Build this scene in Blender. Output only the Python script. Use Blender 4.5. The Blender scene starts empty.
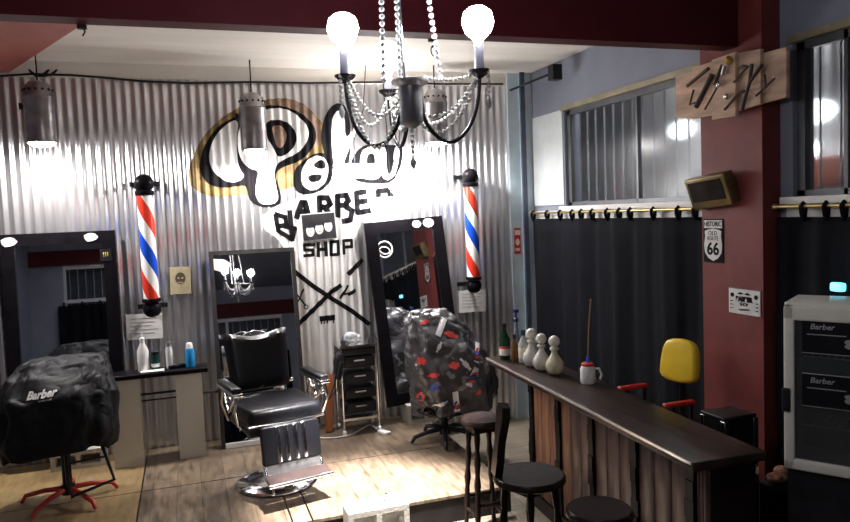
import bpy, bmesh, math, random
from mathutils import Vector, Matrix
from mathutils.geometry import tessellate_polygon
random.seed(7)
S = bpy.context.scene
COL = S.collection
PI = math.pi

# ------------------------------------------------------------------ camera
F_PX = 710.0; CX, CY = 425.0, 261.0; CAM_H = 1.95
dY = Vector((-240, -39, F_PX)).normalized()
dX = Vector((2125, -134, F_PX)).normalized(); dX = (dX - dY*dX.dot(dY)).normalized()
dZ = dX.cross(dY)
if dZ.y > 0: dZ = -dZ
RM = Matrix((dX, dY, dZ))                       # camera (x right, y down, z forward) -> world
CAM = Vector((0, 0, CAM_H))
def ray(px, py): return (RM @ Vector((px-CX, py-CY, F_PX))).normalized()
def on(px, py, ax, v):                          # the point of the place a pixel shows on the plane axis = v
    d = ray(px, py); return CAM + d*((v-CAM[ax])/d[ax])
cam = bpy.data.cameras.new('camera'); co = bpy.data.objects.new('camera', cam); COL.objects.link(co)
cam.sensor_width = 36; cam.lens = F_PX/850*36; cam.clip_start = .02
m = Matrix((RM @ Vector((1, 0, 0)), RM @ Vector((0, -1, 0)), RM @ Vector((0, 0, -1)))).transposed().to_4x4()
m.translation = CAM; co.matrix_world = m
S.camera = co

# ------------------------------------------------------------------ world, lights, exposure
W = bpy.data.worlds.new('night'); S.world = W; W.use_nodes = True
W.node_tree.nodes['Background'].inputs[0].default_value = (.25, .28, .4, 1)
W.node_tree.nodes['Background'].inputs[1].default_value = .02
S.view_settings.view_transform = 'Standard'; S.view_settings.look = 'None'
S.view_settings.gamma = 1; S.view_settings.use_curve_mapping = False
S.view_settings.exposure = 0.75
def light(name, kind, loc, energy, col=(1, 1, 1), rot=(0, 0, 0), **kw):
    l = bpy.data.lights.new(name, kind); l.energy = energy; l.color = col
    for k, v in kw.items(): setattr(l, k, v)
    o = bpy.data.objects.new(name, l); COL.objects.link(o); o.location = loc; o.rotation_euler = rot
    return o
NEUT = (1, .96, .93)
# downlight recessed in the ceiling behind the beam, aimed at the deck
light('ceiling_downlight', 'SPOT', (1.12, 4.15, 3.2), 3200, NEUT, (math.radians(9), 0, 0), spot_size=math.radians(34), spot_blend=.9, shadow_soft_size=.05)
# added lights without fixtures: one washes the yard wall, one fills the room
light('yard_fill', 'POINT', (3.8, 4.8, 3.3), 22, (1, .98, .95), shadow_soft_size=.12)
light('room_fill', 'AREA', (-.9, -1.4, 3.1), 8, (.95, .93, 1), (0, 0, 0), size=1.6)

# ------------------------------------------------------------------ materials
MATS = {}
def mat(name, col, rough=.5, metal=0, var=0, scale=8, bump=0, bscale=40, emit=None, es=0, alpha=1, trans=0, ior=1.45, coat=0, stretch=(1, 1, 1), spec=.18):
    if name in MATS: return MATS[name]
    m = bpy.data.materials.new(name); m.use_nodes = True; nt = m.node_tree
    b = nt.nodes['Principled BSDF']
    b.inputs['Base Color'].default_value = (*col, 1); b.inputs['Roughness'].default_value = rough
    b.inputs['Metallic'].default_value = metal; b.inputs['IOR'].default_value = ior
    b.inputs['Transmission Weight'].default_value = trans; b.inputs['Alpha'].default_value = alpha
    b.inputs['Coat Weight'].default_value = coat
    if not metal and not trans and sum(col) < .12: b.inputs['Specular IOR Level'].default_value = spec
    if emit: b.inputs['Emission Color'].default_value = (*emit, 1); b.inputs['Emission Strength'].default_value = es
    if var or bump:
        tc = nt.nodes.new('ShaderNodeTexCoord'); mp = nt.nodes.new('ShaderNodeMapping')
        mp.inputs['Scale'].default_value = stretch
        nt.links.new(tc.outputs['Object'], mp.inputs[0])
    if var:
        n = nt.nodes.new('ShaderNodeTexNoise'); n.inputs['Scale'].default_value = scale; n.inputs['Detail'].default_value = 5
        nt.links.new(mp.outputs[0], n.inputs['Vector'])
        r = nt.nodes.new('ShaderNodeValToRGB')
        r.color_ramp.elements[0].position = .3; r.color_ramp.elements[1].position = .7
        r.color_ramp.elements[0].color = (*[max(0, c*(1-var)) for c in col], 1)
        r.color_ramp.elements[1].color = (*[min(1, c*(1+var)) for c in col], 1)
        nt.links.new(n.outputs['Fac'], r.inputs[0]); nt.links.new(r.outputs[0], b.inputs['Base Color'])
    if bump:
        n = nt.nodes.new('ShaderNodeTexNoise'); n.inputs['Scale'].default_value = bscale; n.inputs['Detail'].default_value = 4
        nt.links.new(mp.outputs[0], n.inputs['Vector'])
        bp = nt.nodes.new('ShaderNodeBump'); bp.inputs['Strength'].default_value = bump; bp.inputs['Distance'].default_value = .01
        nt.links.new(n.outputs['Fac'], bp.inputs['Height']); nt.links.new(bp.outputs[0], b.inputs['Normal'])
    MATS[name] = m; return m
def planks(name, c1, c2, w=.14, l=.9, rough=.4, mortar=(.03, .02, .015), stain=.35, axis=0):
    m = bpy.data.materials.new(name); m.use_nodes = True; nt = m.node_tree; b = nt.nodes['Principled BSDF']
    L = nt.links.new
    tc = nt.nodes.new('ShaderNodeTexCoord'); mp = nt.nodes.new('ShaderNodeMapping'); L(tc.outputs['Object'], mp.inputs[0])
    mp.inputs['Rotation'].default_value = (0, 0, PI/2 if axis == 0 else 0)
    br = nt.nodes.new('ShaderNodeTexBrick'); L(mp.outputs[0], br.inputs['Vector'])
    br.inputs['Scale'].default_value = 1; br.inputs['Brick Width'].default_value = l; br.inputs['Row Height'].default_value = w
    br.inputs['Mortar Size'].default_value = .0022; br.inputs['Color1'].default_value = (*c1, 1); br.inputs['Color2'].default_value = (*c2, 1)
    br.inputs['Mortar'].default_value = (*mortar, 1)
    n = nt.nodes.new('ShaderNodeTexNoise'); n.inputs['Scale'].default_value = 5; n.inputs['Detail'].default_value = 6
    mp2 = nt.nodes.new('ShaderNodeMapping'); mp2.inputs['Scale'].default_value = (5, 1, 1) if axis == 0 else (1, 5, 1)
    L(tc.outputs['Object'], mp2.inputs[0]); L(mp2.outputs[0], n.inputs['Vector'])
    n2 = nt.nodes.new('ShaderNodeTexNoise'); n2.inputs['Scale'].default_value = 2.2; L(tc.outputs['Object'], n2.inputs['Vector'])
    def mixm(a, fac, lo, hi):
        r = nt.nodes.new('ShaderNodeMapRange'); r.inputs[1].default_value = .3; r.inputs[2].default_value = .7
        r.inputs[3].default_value = lo; r.inputs[4].default_value = hi; L(fac, r.inputs[0])
        v = nt.nodes.new('ShaderNodeVectorMath'); v.operation = 'SCALE'; L(a, v.inputs[0]); L(r.outputs[0], v.inputs['Scale']); return v.outputs[0]
    c = mixm(br.outputs['Color'], n.outputs['Fac'], 1-stain, 1.2); c = mixm(c, n2.outputs['Fac'], 1-stain*.7, 1.15)
    L(c, b.inputs['Base Color']); 
    rr = nt.nodes.new('ShaderNodeMapRange'); rr.inputs[3].default_value = rough-.12; rr.inputs[4].default_value = rough+.2
    L(n.outputs['Fac'], rr.inputs[0]); L(rr.outputs[0], b.inputs['Roughness'])
    bp = nt.nodes.new('ShaderNodeBump'); bp.inputs['Strength'].default_value = .2; bp.inputs['Distance'].default_value = .004
    L(n.outputs['Fac'], bp.inputs['Height']); L(bp.outputs[0], b.inputs['Normal'])
    MATS[name] = m; return m

GALV = mat('galvanised_sheet', (.68, .67, .68), .30, .88, .12, 6, .03, 60, stretch=(1, 1, .3))
CEIL = mat('ceiling_paint', (.88, .84, .78), .8, var=.08, scale=3, stretch=(.3, 2, 1))
MAROON = mat('maroon_paint', (.075, .009, .014), .55, var=.12, scale=4)
RED = mat('brick_red_paint', (.175, .030, .027), .6, var=.15, scale=6, bump=.1)
BLUEG = mat('blue_grey_paint', (.23, .25, .32), .6, var=.08, scale=3, bump=.05)
PALEB = mat('pale_blue_paint', (.50, .60, .66), .5, var=.1)
WHITE = mat('white_paint', (.80, .79, .77), .5, var=.05)
CHROME = mat('chrome', (.85, .85, .87), .12, 1, var=.08, scale=20)
STEEL = mat('brushed_steel', (.55, .55, .57), .3, .9, var=.15, scale=15)
BLACKM = mat('black_metal', (.012, .012, .016), .35, .3, var=.3)
BLACK = mat('black_lacquer', (.008, .007, .009), .3, var=.3, spec=.07)
LEATH = mat('black_leather', (.008, .008, .011), .33, bump=.25, bscale=25, var=.2, spec=.45)
BLKPL = mat('black_plastic', (.018, .018, .022), .4, var=.3)
WHPL = mat('white_plastic', (.82, .82, .82), .35, var=.03)
DWOOD = mat('dark_stained_wood', (.016, .009, .008), .27, var=.5, scale=6, bump=.2, bscale=20, stretch=(1, 1, .2))
TOPW = mat('dark_counter_wood', (.030, .018, .014), .36, var=.55, scale=5, bump=.25, bscale=14, stretch=(3, .5, 1), spec=.3)
PLANKW = mat('reddish_pine', (.20, .095, .055), .38, var=.4, scale=5, bump=.2, bscale=18, stretch=(4, 4, .4))
RAWW = mat('rough_pale_wood', (.55, .38, .28), .7, var=.35, scale=5, bump=.3, bscale=18, stretch=(1, .6, 4))
AMBER = mat('amber_wood', (.30, .10, .035), .4, var=.4, scale=5, stretch=(3, 3, .4))
CURT = mat('navy_curtain_cloth', (.004, .0046, .008), .9, var=.3, scale=5, bump=.1)
CAPEB = mat('black_cape_nylon', (.008, .008, .010), .55, bump=.9, bscale=7, var=.25, stretch=(1, 1, .5))
GOLD = mat('brass_rod', (.55, .42, .18), .35, .8, var=.15)
CREAM = mat('cream_laminate', (.62, .60, .52), .5, var=.08, scale=2)
CONC = mat('whitewashed_concrete', (.60, .59, .56), .85, var=.12, scale=12, bump=.4, bscale=60)
REDP = mat('red_enamel', (.50, .03, .025), .3, var=.1)
PAPER = mat('paper', (.85, .84, .82), .8, var=.03)
INK = mat('black_paint', (.007, .006, .008), .8, var=.2)
MURW = mat('white_mural_paint', (.80, .79, .78), .45, var=.06, scale=5)
OCHRE = mat('ochre_spray', (.30, .20, .08), .5, .3, var=.35, scale=14)
BROWN = mat('brown_spray', (.30, .20, .15), .5, .3, var=.3, scale=14)
GLASSD = mat('window_glass', (.9, .95, 1), .18, trans=1, ior=1.2, var=.01)
MIRR = mat('mirror_silver', (.80, .81, .84), .015, 1, var=.01)
def emis(name, col, st):
    m = mat(name, (.9, .9, .9), .4, emit=col, es=st, var=.01); return m
BULB = emis('lit_bulb', (1, .98, .96), 60)
DISCL = emis('lit_lamp_mouth', (1, .98, .97), 40)
TUBEL = emis('lit_tube', (1, .99, .99), 14)

# ------------------------------------------------------------------ mesh builder
class MB:
    def __init__(s): s.v = []; s.f = []; s.sm = []
    def add(s, vs, fs, smooth=False, M=None):
        b = len(s.v); s.v += [tuple(M @ Vector(v)) if M else tuple(v) for v in vs]
        s.f += [tuple(i+b for i in f) for f in fs]; s.sm += [smooth]*len(fs); return s
    def box(s, x0, x1, y0, y1, z0, z1, M=None):
        vs = [(x, y, z) for z in (z0, z1) for y in (y0, y1) for x in (x0, x1)]
        return s.add(vs, [(0, 2, 3, 1), (4, 5, 7, 6), (0, 1, 5, 4), (2, 6, 7, 3), (0, 4, 6, 2), (1, 3, 7, 5)], False, M)
    def rbox(s, x0, x1, y0, y1, z0, z1, r=.01, M=None, seg=3):
        bm = bmesh.new(); bmesh.ops.create_cube(bm, size=1)
        for v in bm.verts: v.co = Vector((x0+(v.co.x+.5)*(x1-x0), y0+(v.co.y+.5)*(y1-y0), z0+(v.co.z+.5)*(z1-z0)))
        bmesh.ops.bevel(bm, geom=bm.edges[:], offset=r, segments=seg, profile=.5, affect='EDGES')
        s.frombm(bm, True, M); return s
    def frombm(s, bm, smooth=False, M=None):
        bm.verts.index_update()
        s.add([v.co[:] for v in bm.verts], [[v.index for v in f.verts] for f in bm.faces], smooth, M); bm.free(); return s
    def lathe(s, prof, n=20, c=(0, 0, 0), M=None, smooth=True):
        vs = []; fs = []; k = len(prof)
        for i in range(n):
            a = 2*PI*i/n
            for r, z in prof: vs.append((c[0]+r*math.cos(a), c[1]+r*math.sin(a), c[2]+z))
        for i in range(n):
            j = (i+1) % n
            for t in range(k-1): fs.append((i*k+t, j*k+t, j*k+t+1, i*k+t+1))
        if prof[0][0] > 1e-6: fs.append([i*k for i in range(n)][::-1])
        if prof[-1][0] > 1e-6: fs.append([i*k+k-1 for i in range(n)])
        return s.add(vs, fs, smooth, M)
    def sph(s, c, r, n=12, sc=(1, 1, 1), M=None):
        prof = [(max(0, r*math.sin(PI*i/n)), -r*math.cos(PI*i/n)) for i in range(n+1)]
        T = Matrix.Translation(c) @ Matrix.Diagonal((*sc, 1))
        return s.lathe(prof, 2*n if n < 10 else 20, M=(M @ T) if M else T)
    def tube(s, pts, r, n=8, closed=False, M=None):
        pts = [Vector(p) for p in pts]; k = len(pts); vs = []; fs = []
        rr = r if isinstance(r, (list, tuple)) else [r]*k
        up = None
        for i, p in enumerate(pts):
            if closed: t = pts[(i+1) % k]-pts[i-1]
            else: t = pts[min(i+1, k-1)]-pts[max(i-1, 0)]
            t.normalize()
            if up is None: up = t.orthogonal().normalized()
            up = (up - t*up.dot(t)); up = up.normalized() if up.length > 1e-6 else t.orthogonal().normalized()
            w = t.cross(up)
            for j in range(n):
                a = 2*PI*j/n; vs.append(tuple(p+(up*math.cos(a)+w*math.sin(a))*rr[i]))
        for i in range(k if closed else k-1):
            i2 = (i+1) % k
            for j in range(n): fs.append((i*n+j, i*n+(j+1) % n, i2*n+(j+1) % n, i2*n+j))
        if not closed: fs += [tuple(range(n))[::-1], tuple((k-1)*n+j for j in range(n))]
        return s.add(vs, fs, True, M)
    def cyl(s, p, q, r, n=14, r2=None): return s.tube([p, q], [r, r if r2 is None else r2], n)
    def prism(s, pts, z0, z1, M=None, smooth=False):      # pts outline in xy, extruded along z
        k = len(pts); vs = [(x, y, z0) for x, y in pts]+[(x, y, z1) for x, y in pts]
        area = sum(pts[i][0]*pts[(i+1) % k][1]-pts[(i+1) % k][0]*pts[i][1] for i in range(k))
        idx = list(range(k)) if area > 0 else list(range(k))[::-1]
        fs = [tuple(idx[::-1]), tuple(i+k for i in idx)]+[(idx[i], idx[(i+1) % k], idx[(i+1) % k]+k, idx[i]+k) for i in range(k)]
        return s.add(vs, fs, smooth, M)
    def obj(s, name, m, parent=None, loc=None):
        me = bpy.data.meshes.new(name); me.from_pydata(s.v, [], s.f); me.update()
        me.polygons.foreach_set('use_smooth', s.sm)
        me.materials.append(m); o = bpy.data.objects.new(name, me); COL.objects.link(o)
        if any(s.sm):
            try: me.set_sharp_from_angle(angle=math.radians(48))
            except Exception: pass
        if parent: o.parent = parent
        if loc: o.location = loc
        return o
def tag(o, label, cat, group=None, kind=None):
    o['label'] = label; o['category'] = cat
    if group: o['group'] = group
    if kind: o['kind'] = kind
    return o
def thing(name, loc, label, cat, group=None, rz=0, rot=None):
    o = bpy.data.objects.new(name, None); COL.objects.link(o); o.location = loc; o.rotation_euler = rot or (0, 0, rz)
    o.empty_display_size = .1
    return tag(o, label, cat, group)
def struct(name, mb, m, parent=None):
    o = mb.obj(name, m, parent); o['kind'] = 'structure'; return o
def copy_tree(o, parent=None):
    c = o.copy(); COL.objects.link(c); c.parent = parent
    for ch in list(o.children): copy_tree(ch, c)
    return c
def text_mb(txt, size, mb=None, M=None, depth=.001, align='CENTER', bold=0, shear=0, sx=1):
    cu = bpy.data.curves.new('t', 'FONT'); cu.body = txt; cu.size = size; cu.align_x = align; cu.align_y = 'CENTER'
    cu.extrude = depth; cu.offset = bold; cu.shear = shear; cu.resolution_u = 3
    o = bpy.data.objects.new('t', cu); COL.objects.link(o)
    bpy.context.view_layer.update()
    me = o.to_mesh(); mb = mb or MB()
    D = Matrix.Diagonal((sx, 1, 1, 1)); MM = (M @ D) if M else D
    mb.add([v.co[:] for v in me.vertices], [tuple(p.vertices) for p in me.polygons], False, MM)
    o.to_mesh_clear(); bpy.data.objects.remove(o); bpy.data.curves.remove(cu); return mb
def spline(pts, k=5):
    pts = [Vector(p) for p in pts]; out = []
    for i in range(len(pts)-1):
        a, b, c, d = pts[max(i-1, 0)], pts[i], pts[i+1], pts[min(i+2, len(pts)-1)]
        for q in range(k):
            t = q/k; out.append(.5*((2*b)+(-a+c)*t+(2*a-5*b+4*c-d)*t*t+(-a+3*b-3*c+d)*t**3))
    return out+[pts[-1]]
def catenary(p, q, sag, n=16):
    p, q = Vector(p), Vector(q); return [p.lerp(q, i/n)-Vector((0, 0, sag*4*(i/n)*(1-i/n))) for i in range(n+1)]

# ------------------------------------------------------------------ room shell
YB = 6.51; XR = 3.335; ZC = 3.285; ZL = -.19; XL = -3.0; YF = -3.0
PITCH = .0745; AMP = .0115
def cor(x): return YB + AMP*math.cos(2*PI*x/PITCH)
def corr_sheet(x0, x1, z0, z1, f=cor, M=None):
    mb = MB(); st = PITCH/8; k0 = math.floor(x0/st); k1 = math.ceil(x1/st); vs = []; fs = []
    for k in range(k0, k1+1):
        x = k*st; vs += [(x, f(x), z0), (x, f(x), z1)]
    for i in range(k1-k0): fs.append((2*i, 2*i+2, 2*i+3, 2*i+1))
    return mb.add(vs, fs, True, M)
deckX = 2.07; deckY = 4.47
struct('floor', MB().box(XL, XR, YF, YB+.1, ZL-.1, ZL), planks('lower_floor_boards', (.30, .25, .19), (.24, .20, .155), .3, 1.1, .5, (.06, .05, .04), .3, 1))
wb = struct('wall_back', corr_sheet(XL, 3.08, ZL, 3.165), GALV)
struct('wall_back_backing', MB().box(XL, XR, YB+.02, YB+.12, ZL, ZC), BLUEG, wb)
struct('trim_1', MB().box(XL, 3.1, YB-.03, YB+.02, 3.165, ZC), CEIL)
# corner post beside the sheets
struct('trim_2', MB().box(3.09, 3.21, YB-.05, YB+.02, ZL, ZC).box(3.21, XR, YB-.09, YB+.02, ZL, ZC), PALEB)
struct('trim_3', MB().box(3.20, 3.245, YB-.12, YB-.088, ZL, ZC), mat('dark_blue_paint', (.07, .085, .13), .5, var=.2))
struct('ceiling', MB().box(XL, XR+.3, 3.6, YB+.12, ZC, ZC+.1), CEIL)
struct('ceiling.001', MB().box(XL, XR+.3, YF, 3.49, ZC+.1, ZC+.2), BLUEG)
struct('wall_left', MB().box(XL-.1, XL, YF, YB+.1, ZL, ZC+.1), BLUEG)
# beam across the room
bm_ = struct('trim_4', MB().box(XL, XR+.05, 3.49, 3.61, 2.864, ZC+.2), MAROON)
# diagonal maroon soffit at the upper left
dz = 3.19
d0 = on(77, 28, 2, dz); d1 = on(5, 75, 2, dz)
dr = (d1-d0).normalized(); e0 = d0-dr*.9; e1 = d1+dr*.3
struct('trim_5', MB().prism([(e0.x, e0.y), (e1.x, e1.y), (XL, e1.y), (XL, e0.y)], dz, ZC), mat('dusty_red_paint', (.42, .12, .10), .6, var=.1))

# right wall with two window openings: openings y ranges, z 1.96..2.85 ; pieces around
ZS, ZH = 1.955, 2.845

wr = MB()
wr.box(XR, XR+.16, YF, YB+.1, ZH, ZC+.1)
wr.box(XR, XR+.16, YF, YB+.1, ZL, 1.30)
wr.box(XR, XR+.16, 5.80, YB+.1, 1.30, ZH).box(XR, XR+.16, 3.22, 3.80, 1.30, ZH).box(XR, XR+.16, YF, 1.2, 1.30, ZH)
struct('wall_right', wr, BLUEG)
struct('trim_6', MB().box(XR-.012, XR, 5.82, 6.40, 1.97, 2.835), mat('white_board_panel', (.66, .70, .72), .5, var=.06))
col = struct('trim_7', MB().box(3.20, XR, 3.31, 3.825, ZL, ZC+.1), RED)
# front wall behind the camera: red band, window band, curtain
wf = MB().box(XL, XR+.1, YF-.1, YF, ZL, 1.5).box(XL, XR+.1, YF-.1, YF, 2.75, ZC+.1).box(XL, -2.4, YF-.1, YF, 1.5, 2.75).box(1.9, XR+.1, YF-.1, YF, 1.5, 2.75)
struct('wall_front', wf, BLUEG)
struct('trim_8', MB().box(XL, XR, YF, YF+.12, 2.75, 3.05), MAROON)
# trim of the windows, sills and glass
def window(name, y0, y1, mullions):
    fr = MB(); t = .035
    x0, x1 = XR+.03, XR+.07
    fr.box(x0, x1, y0, y1, ZS, ZS+t).box(x0, x1, y0, y1, ZH-t-.03, ZH)
    fr.box(x0, x1, y0, y0+t, ZS, ZH).box(x0, x1, y1-t-.02, y1, ZS, ZH)
    for y in mullions: fr.box(x0, x1, y-.012, y+.012, ZS, ZH)
    w = struct(name, fr, mat('grey_window_frame', (.14, .145, .16), .4, .4, var=.1))
    struct('window_pane', MB().box(XR+.046, XR+.052, y0, y1, ZS, ZH), GLASSD, w)
    struct('window_sill', MB().box(XR-.05, XR+.12, y0-.03, y1+.05, ZS-.04, ZS).box(XR-.02, XR, y0-.03, y1+(.6 if y0 > 3.5 else .03), ZS-.20, ZS-.04), WHITE, w)
    struct('window_head', MB().box(XR-.02, XR+.03, y0-.03, y1+.03, ZH-.02, ZH+.025), GOLD if False else mat('aged_metal_strip', (.32, .28, .20), .5, .5, var=.2), w)
    b = MB(); y = y0+.06
    while y < y1: b.cyl((XR+.13, y, ZS-.05), (XR+.13, y, ZH), .007, 6); y += .135
    struct('window_bars', b, mat('grey_bar_paint', (.32, .33, .36), .5, .2, var=.1), w)
    return w
window('window_1', 3.80, 5.80, [4.75])
window('window_2', 1.2, 3.22, [2.35, 2.9])
# yard side wall and ground seen through the glass
def fy(y): return 4.25+.012*math.cos(2*PI*y/.12)
yw = MB(); vs = []; fs = []
for k in range(0, 521):
    y = -.5+k*.015; vs += [(fy(y), y, .3), (fy(y), y, 3.4)]
for i in range(520): fs.append((2*i, 2*i+2, 2*i+3, 2*i+1))
yw.add(vs, fs, True)
struct('wall_yard', yw, mat('weathered_sheet', (.30, .29, .29), .45, .5, var=.35, scale=5, stretch=(1, 1, .3)))
# window behind the camera (seen in the mirrors)
wfr = MB()
for x in [-2.4, -1.4, -.35, .7, 1.86]: wfr.box(x, x+.05, YF-.06, YF, 1.5, 2.75)
wfr.box(-2.4, 1.9, YF-.06, YF+.01, 2.67, 2.75).box(-2.4, 1.9, YF-.06, YF+.05, 1.98, 2.05)
w3 = struct('window_3', wfr, mat('pale_frame_paint', (.6, .6, .62), .5, var=.1))
b = MB(); x = -2.3
while x < 1.8: b.cyl((x, YF-.13, 1.5), (x, YF-.13, 2.75), .007, 6); x += .15
struct('window_bars', b, MATS['grey_bar_paint'], w3)
struct('window_pane', MB().box(-2.4, 1.9, YF-.2, YF-.19, 1.4, 2.8), mat('dark_pane', (.05, .06, .08), .15, var=.2), w3)

# deck: four panels on a dark frame
DK = planks('grey_brown_deck', (.255, .185, .125), (.20, .145, .10), .17, 1.6, .33, (.08, .055, .04), .5)
DKY = planks('ochre_plywood_deck', (.34, .23, .10), (.28, .19, .09), .9, 1.6, .45, (.10, .07, .04), .3)
deck = struct('floor.001', MB().box(XL, deckX, deckY+.012, YB-.01, ZL, -.02), mat('deck_frame', (.016, .013, .013), .6, var=.3))
g = .006
def panel(x0, x1, y0, y1, mm): struct('deck_panel', MB().box(x0+g, x1-g, y0+g, y1-g, -.02, 0), mm, deck)
panel(XL, -.42, 5.48, YB-.01, DKY); panel(XL, -.42, deckY, 5.48, DKY)
panel(-.42, .66, 5.48, YB-.01, DK); panel(-.42, .54, deckY, 5.48, DK); panel(.54, .665, deckY, 5.48, DK)
panel(.66, deckX, 5.48, YB-.01, DK); panel(.665, deckX, deckY, 5.48, DK)

# ------------------------------------------------------------------ mural painted on the sheets
def Wl(px, py): p = on(px, py, 1, YB); return (p.x, p.z)
def conform(polys, name, m, layer):
    """polys: list of (outer, holes) in wall x,z; cut at the sheet's facets and laid on them"""
    st = PITCH/8; bm = bmesh.new()
    for outer, holes in polys:
        loops = [[Vector((x, z, 0)) for x, z in lp] for lp in [outer]+holes]
        tris = tessellate_polygon(loops); flat = [v for lp in loops for v in lp]
        bv = [bm.verts.new((v.x, 0, v.y)) for v in flat]
        for t in tris:
            try: bm.faces.new([bv[i] for i in t])
            except ValueError: pass
    xs = [v.co.x for v in bm.verts]
    for k in range(math.ceil(min(xs)/st), math.floor(max(xs)/st)+1):
        bmesh.ops.bisect_plane(bm, geom=bm.verts[:]+bm.edges[:]+bm.faces[:], plane_co=(k*st, 0, 0), plane_no=(1, 0, 0), dist=1e-6)
    bm.normal_update()
    for f in bm.faces:
        if f.normal.y > 0: f.normal_flip()
    for v in bm.verts:
        k = math.floor(v.co.x/st); t = v.co.x/st-k
        v.co.y = cor(k*st)*(1-t)+cor((k+1)*st)*t - .0012*layer
    mb = MB().frombm(bm, True)
    o = mb.obj(name, m, wb); o['kind'] = 'structure'; return o
def stroke(pts, w):
    """thick polyline -> list of polygons (in wall coords)"""
    out = []
    for i in range(len(pts)-1):
        a, b_ = Vector(pts[i]), Vector(pts[i+1]); d = (b_-a).normalized()*w*.5; n_ = Vector((-d.y, d.x))
        a = a-d*.6; b_ = b_+d*.6
        out.append(([tuple(a+n_), tuple(a-n_), tuple(b_-n_), tuple(b_+n_)], []))
    return out
def smooth_poly(pts, it=2):
    for _ in range(it):
        q = []
        for i in range(len(pts)):
            a, b_ = pts[i], pts[(i+1) % len(pts)]
            q += [(a[0]*.75+b_[0]*.25, a[1]*.75+b_[1]*.25), (a[0]*.25+b_[0]*.75, a[1]*.25+b_[1]*.75)]
        pts = q
    return pts
def PW(pts, sm=2, T=None):
    if T: pts = [(T[0]+x/T[2], T[1]+y/T[2]) for x, y in pts]
    if sm: pts = smooth_poly(pts, sm)
    return [Wl(x, y) for x, y in pts]
T5 = (180, 95, 4.35); T6 = (280, 90, 3.73); TS = (285, 180, 3.26); T2 = (170, 60, 2.608)
conform([(PW([(60, 250), (90, 190), (160, 130), (250, 100), (330, 100), (388, 150), (420, 200), (430, 300), (300, 340), (200, 350), (120, 360), (60, 340), (45, 300)], 2, T2), [])], 'painted_halo', OCHRE, 1)
conform([(PW([(250, 105), (300, 100), (350, 112), (384, 150), (395, 200), (380, 235), (330, 250), (280, 235), (250, 180)], 2, T2), [])], 'painted_shade', BROWN, 2)
# white cloud and banner of the lower lettering
conform([(PW([(262, 213), (300, 196), (330, 190), (375, 189), (405, 186), (414, 196), (412, 214), (385, 222), (352, 222), (362, 300), (368, 372), (352, 381), (338, 372), (322, 381), (308, 372), (296, 380), (294, 330), (290, 262), (280, 240), (262, 228)], 1), [])], 'painted_banner', MURW, 3)
big = [(PW([(270, 80), (240, 95), (170, 130), (115, 200), (85, 280), (90, 350), (130, 395), (200, 405), (275, 392), (290, 400), (300, 460), (350, 490), (425, 485), (442, 460), (432, 400), (412, 345), (440, 315), (520, 290), (575, 240), (600, 170), (560, 100), (480, 55), (400, 42), (330, 55)], 2, T5), []),
       (PW([(50, 300), (50, 360), (70, 388), (110, 390), (150, 378), (185, 350), (200, 300), (190, 260), (170, 235), (130, 235), (85, 265)], 2, T6), []),
       (PW([(165, 240), (150, 180), (160, 120), (180, 70), (215, 45), (245, 60), (262, 110), (262, 190), (262, 260), (245, 300), (190, 300)], 2, T6), []),
       (PW([(262, 270), (290, 220), (335, 198), (385, 205), (460, 205), (455, 260), (440, 312), (415, 345), (380, 350), (290, 345), (262, 320)], 2, T6), [])]
conform(big, 'painted_outline', INK, 4)
hole = lambda pts, T: PW(pts, 2, T)
wh = [(PW([(255, 100), (200, 128), (150, 180), (125, 250), (130, 310), (160, 350), (210, 382), (262, 375), (282, 350), (262, 330), (250, 290), (245, 200)], 2, T5), []),
      (PW([(375, 62), (440, 55), (500, 78), (560, 140), (560, 190), (520, 250), (440, 285), (415, 310), (408, 350), (418, 400), (432, 455), (400, 478), (350, 475), (328, 440), (330, 380), (345, 330), (300, 320), (262, 280), (245, 200), (262, 130), (300, 80)], 2, T5),
       [PW([(370, 115), (430, 105), (480, 125), (510, 175), (500, 225), (460, 262), (425, 272), (405, 230), (375, 180)], 2, T5)]),
      (PW([(80, 300), (78, 345), (100, 372), (130, 376), (165, 352), (182, 310), (178, 270), (155, 246), (125, 246), (95, 268)], 2, T6),
       [PW([(125, 275), (150, 258), (172, 270), (170, 296), (130, 292)], 1, T6), PW([(103, 318), (158, 312), (150, 340), (118, 345), (104, 335)], 1, T6)]),
      (PW([(193, 235), (192, 120), (205, 82), (228, 74), (240, 100), (242, 180), (262, 165), (290, 118), (292, 140), (262, 210), (243, 250), (235, 290), (205, 285)], 1, T6), []),
      (PW([(298, 262), (303, 228), (330, 212), (362, 212), (378, 232), (382, 290), (372, 330), (330, 338), (300, 320)], 2, T6), [PW([(322, 262), (328, 238), (352, 235), (356, 270), (350, 305), (328, 300)], 1, T6)]),
      (PW([(372, 215), (395, 215), (395, 290), (405, 318), (420, 300), (424, 215), (446, 212), (440, 290), (420, 330), (392, 338), (375, 310)], 1, T6), [])]
conform(wh, 'painted_letters', MURW, 5)
conform([(PW([(395, 135), (440, 130), (465, 165), (462, 200), (440, 235), (420, 225), (408, 180)], 2, T5), [])], 'painted_counter', BROWN, 5)
def ST(T, lst, w):
    out = []
    for pts in lst: out += stroke([Wl(T[0]+x/T[2], T[1]+y/T[2]) for x, y in pts], w)
    return out
T1 = (0, 0, 1)
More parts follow.
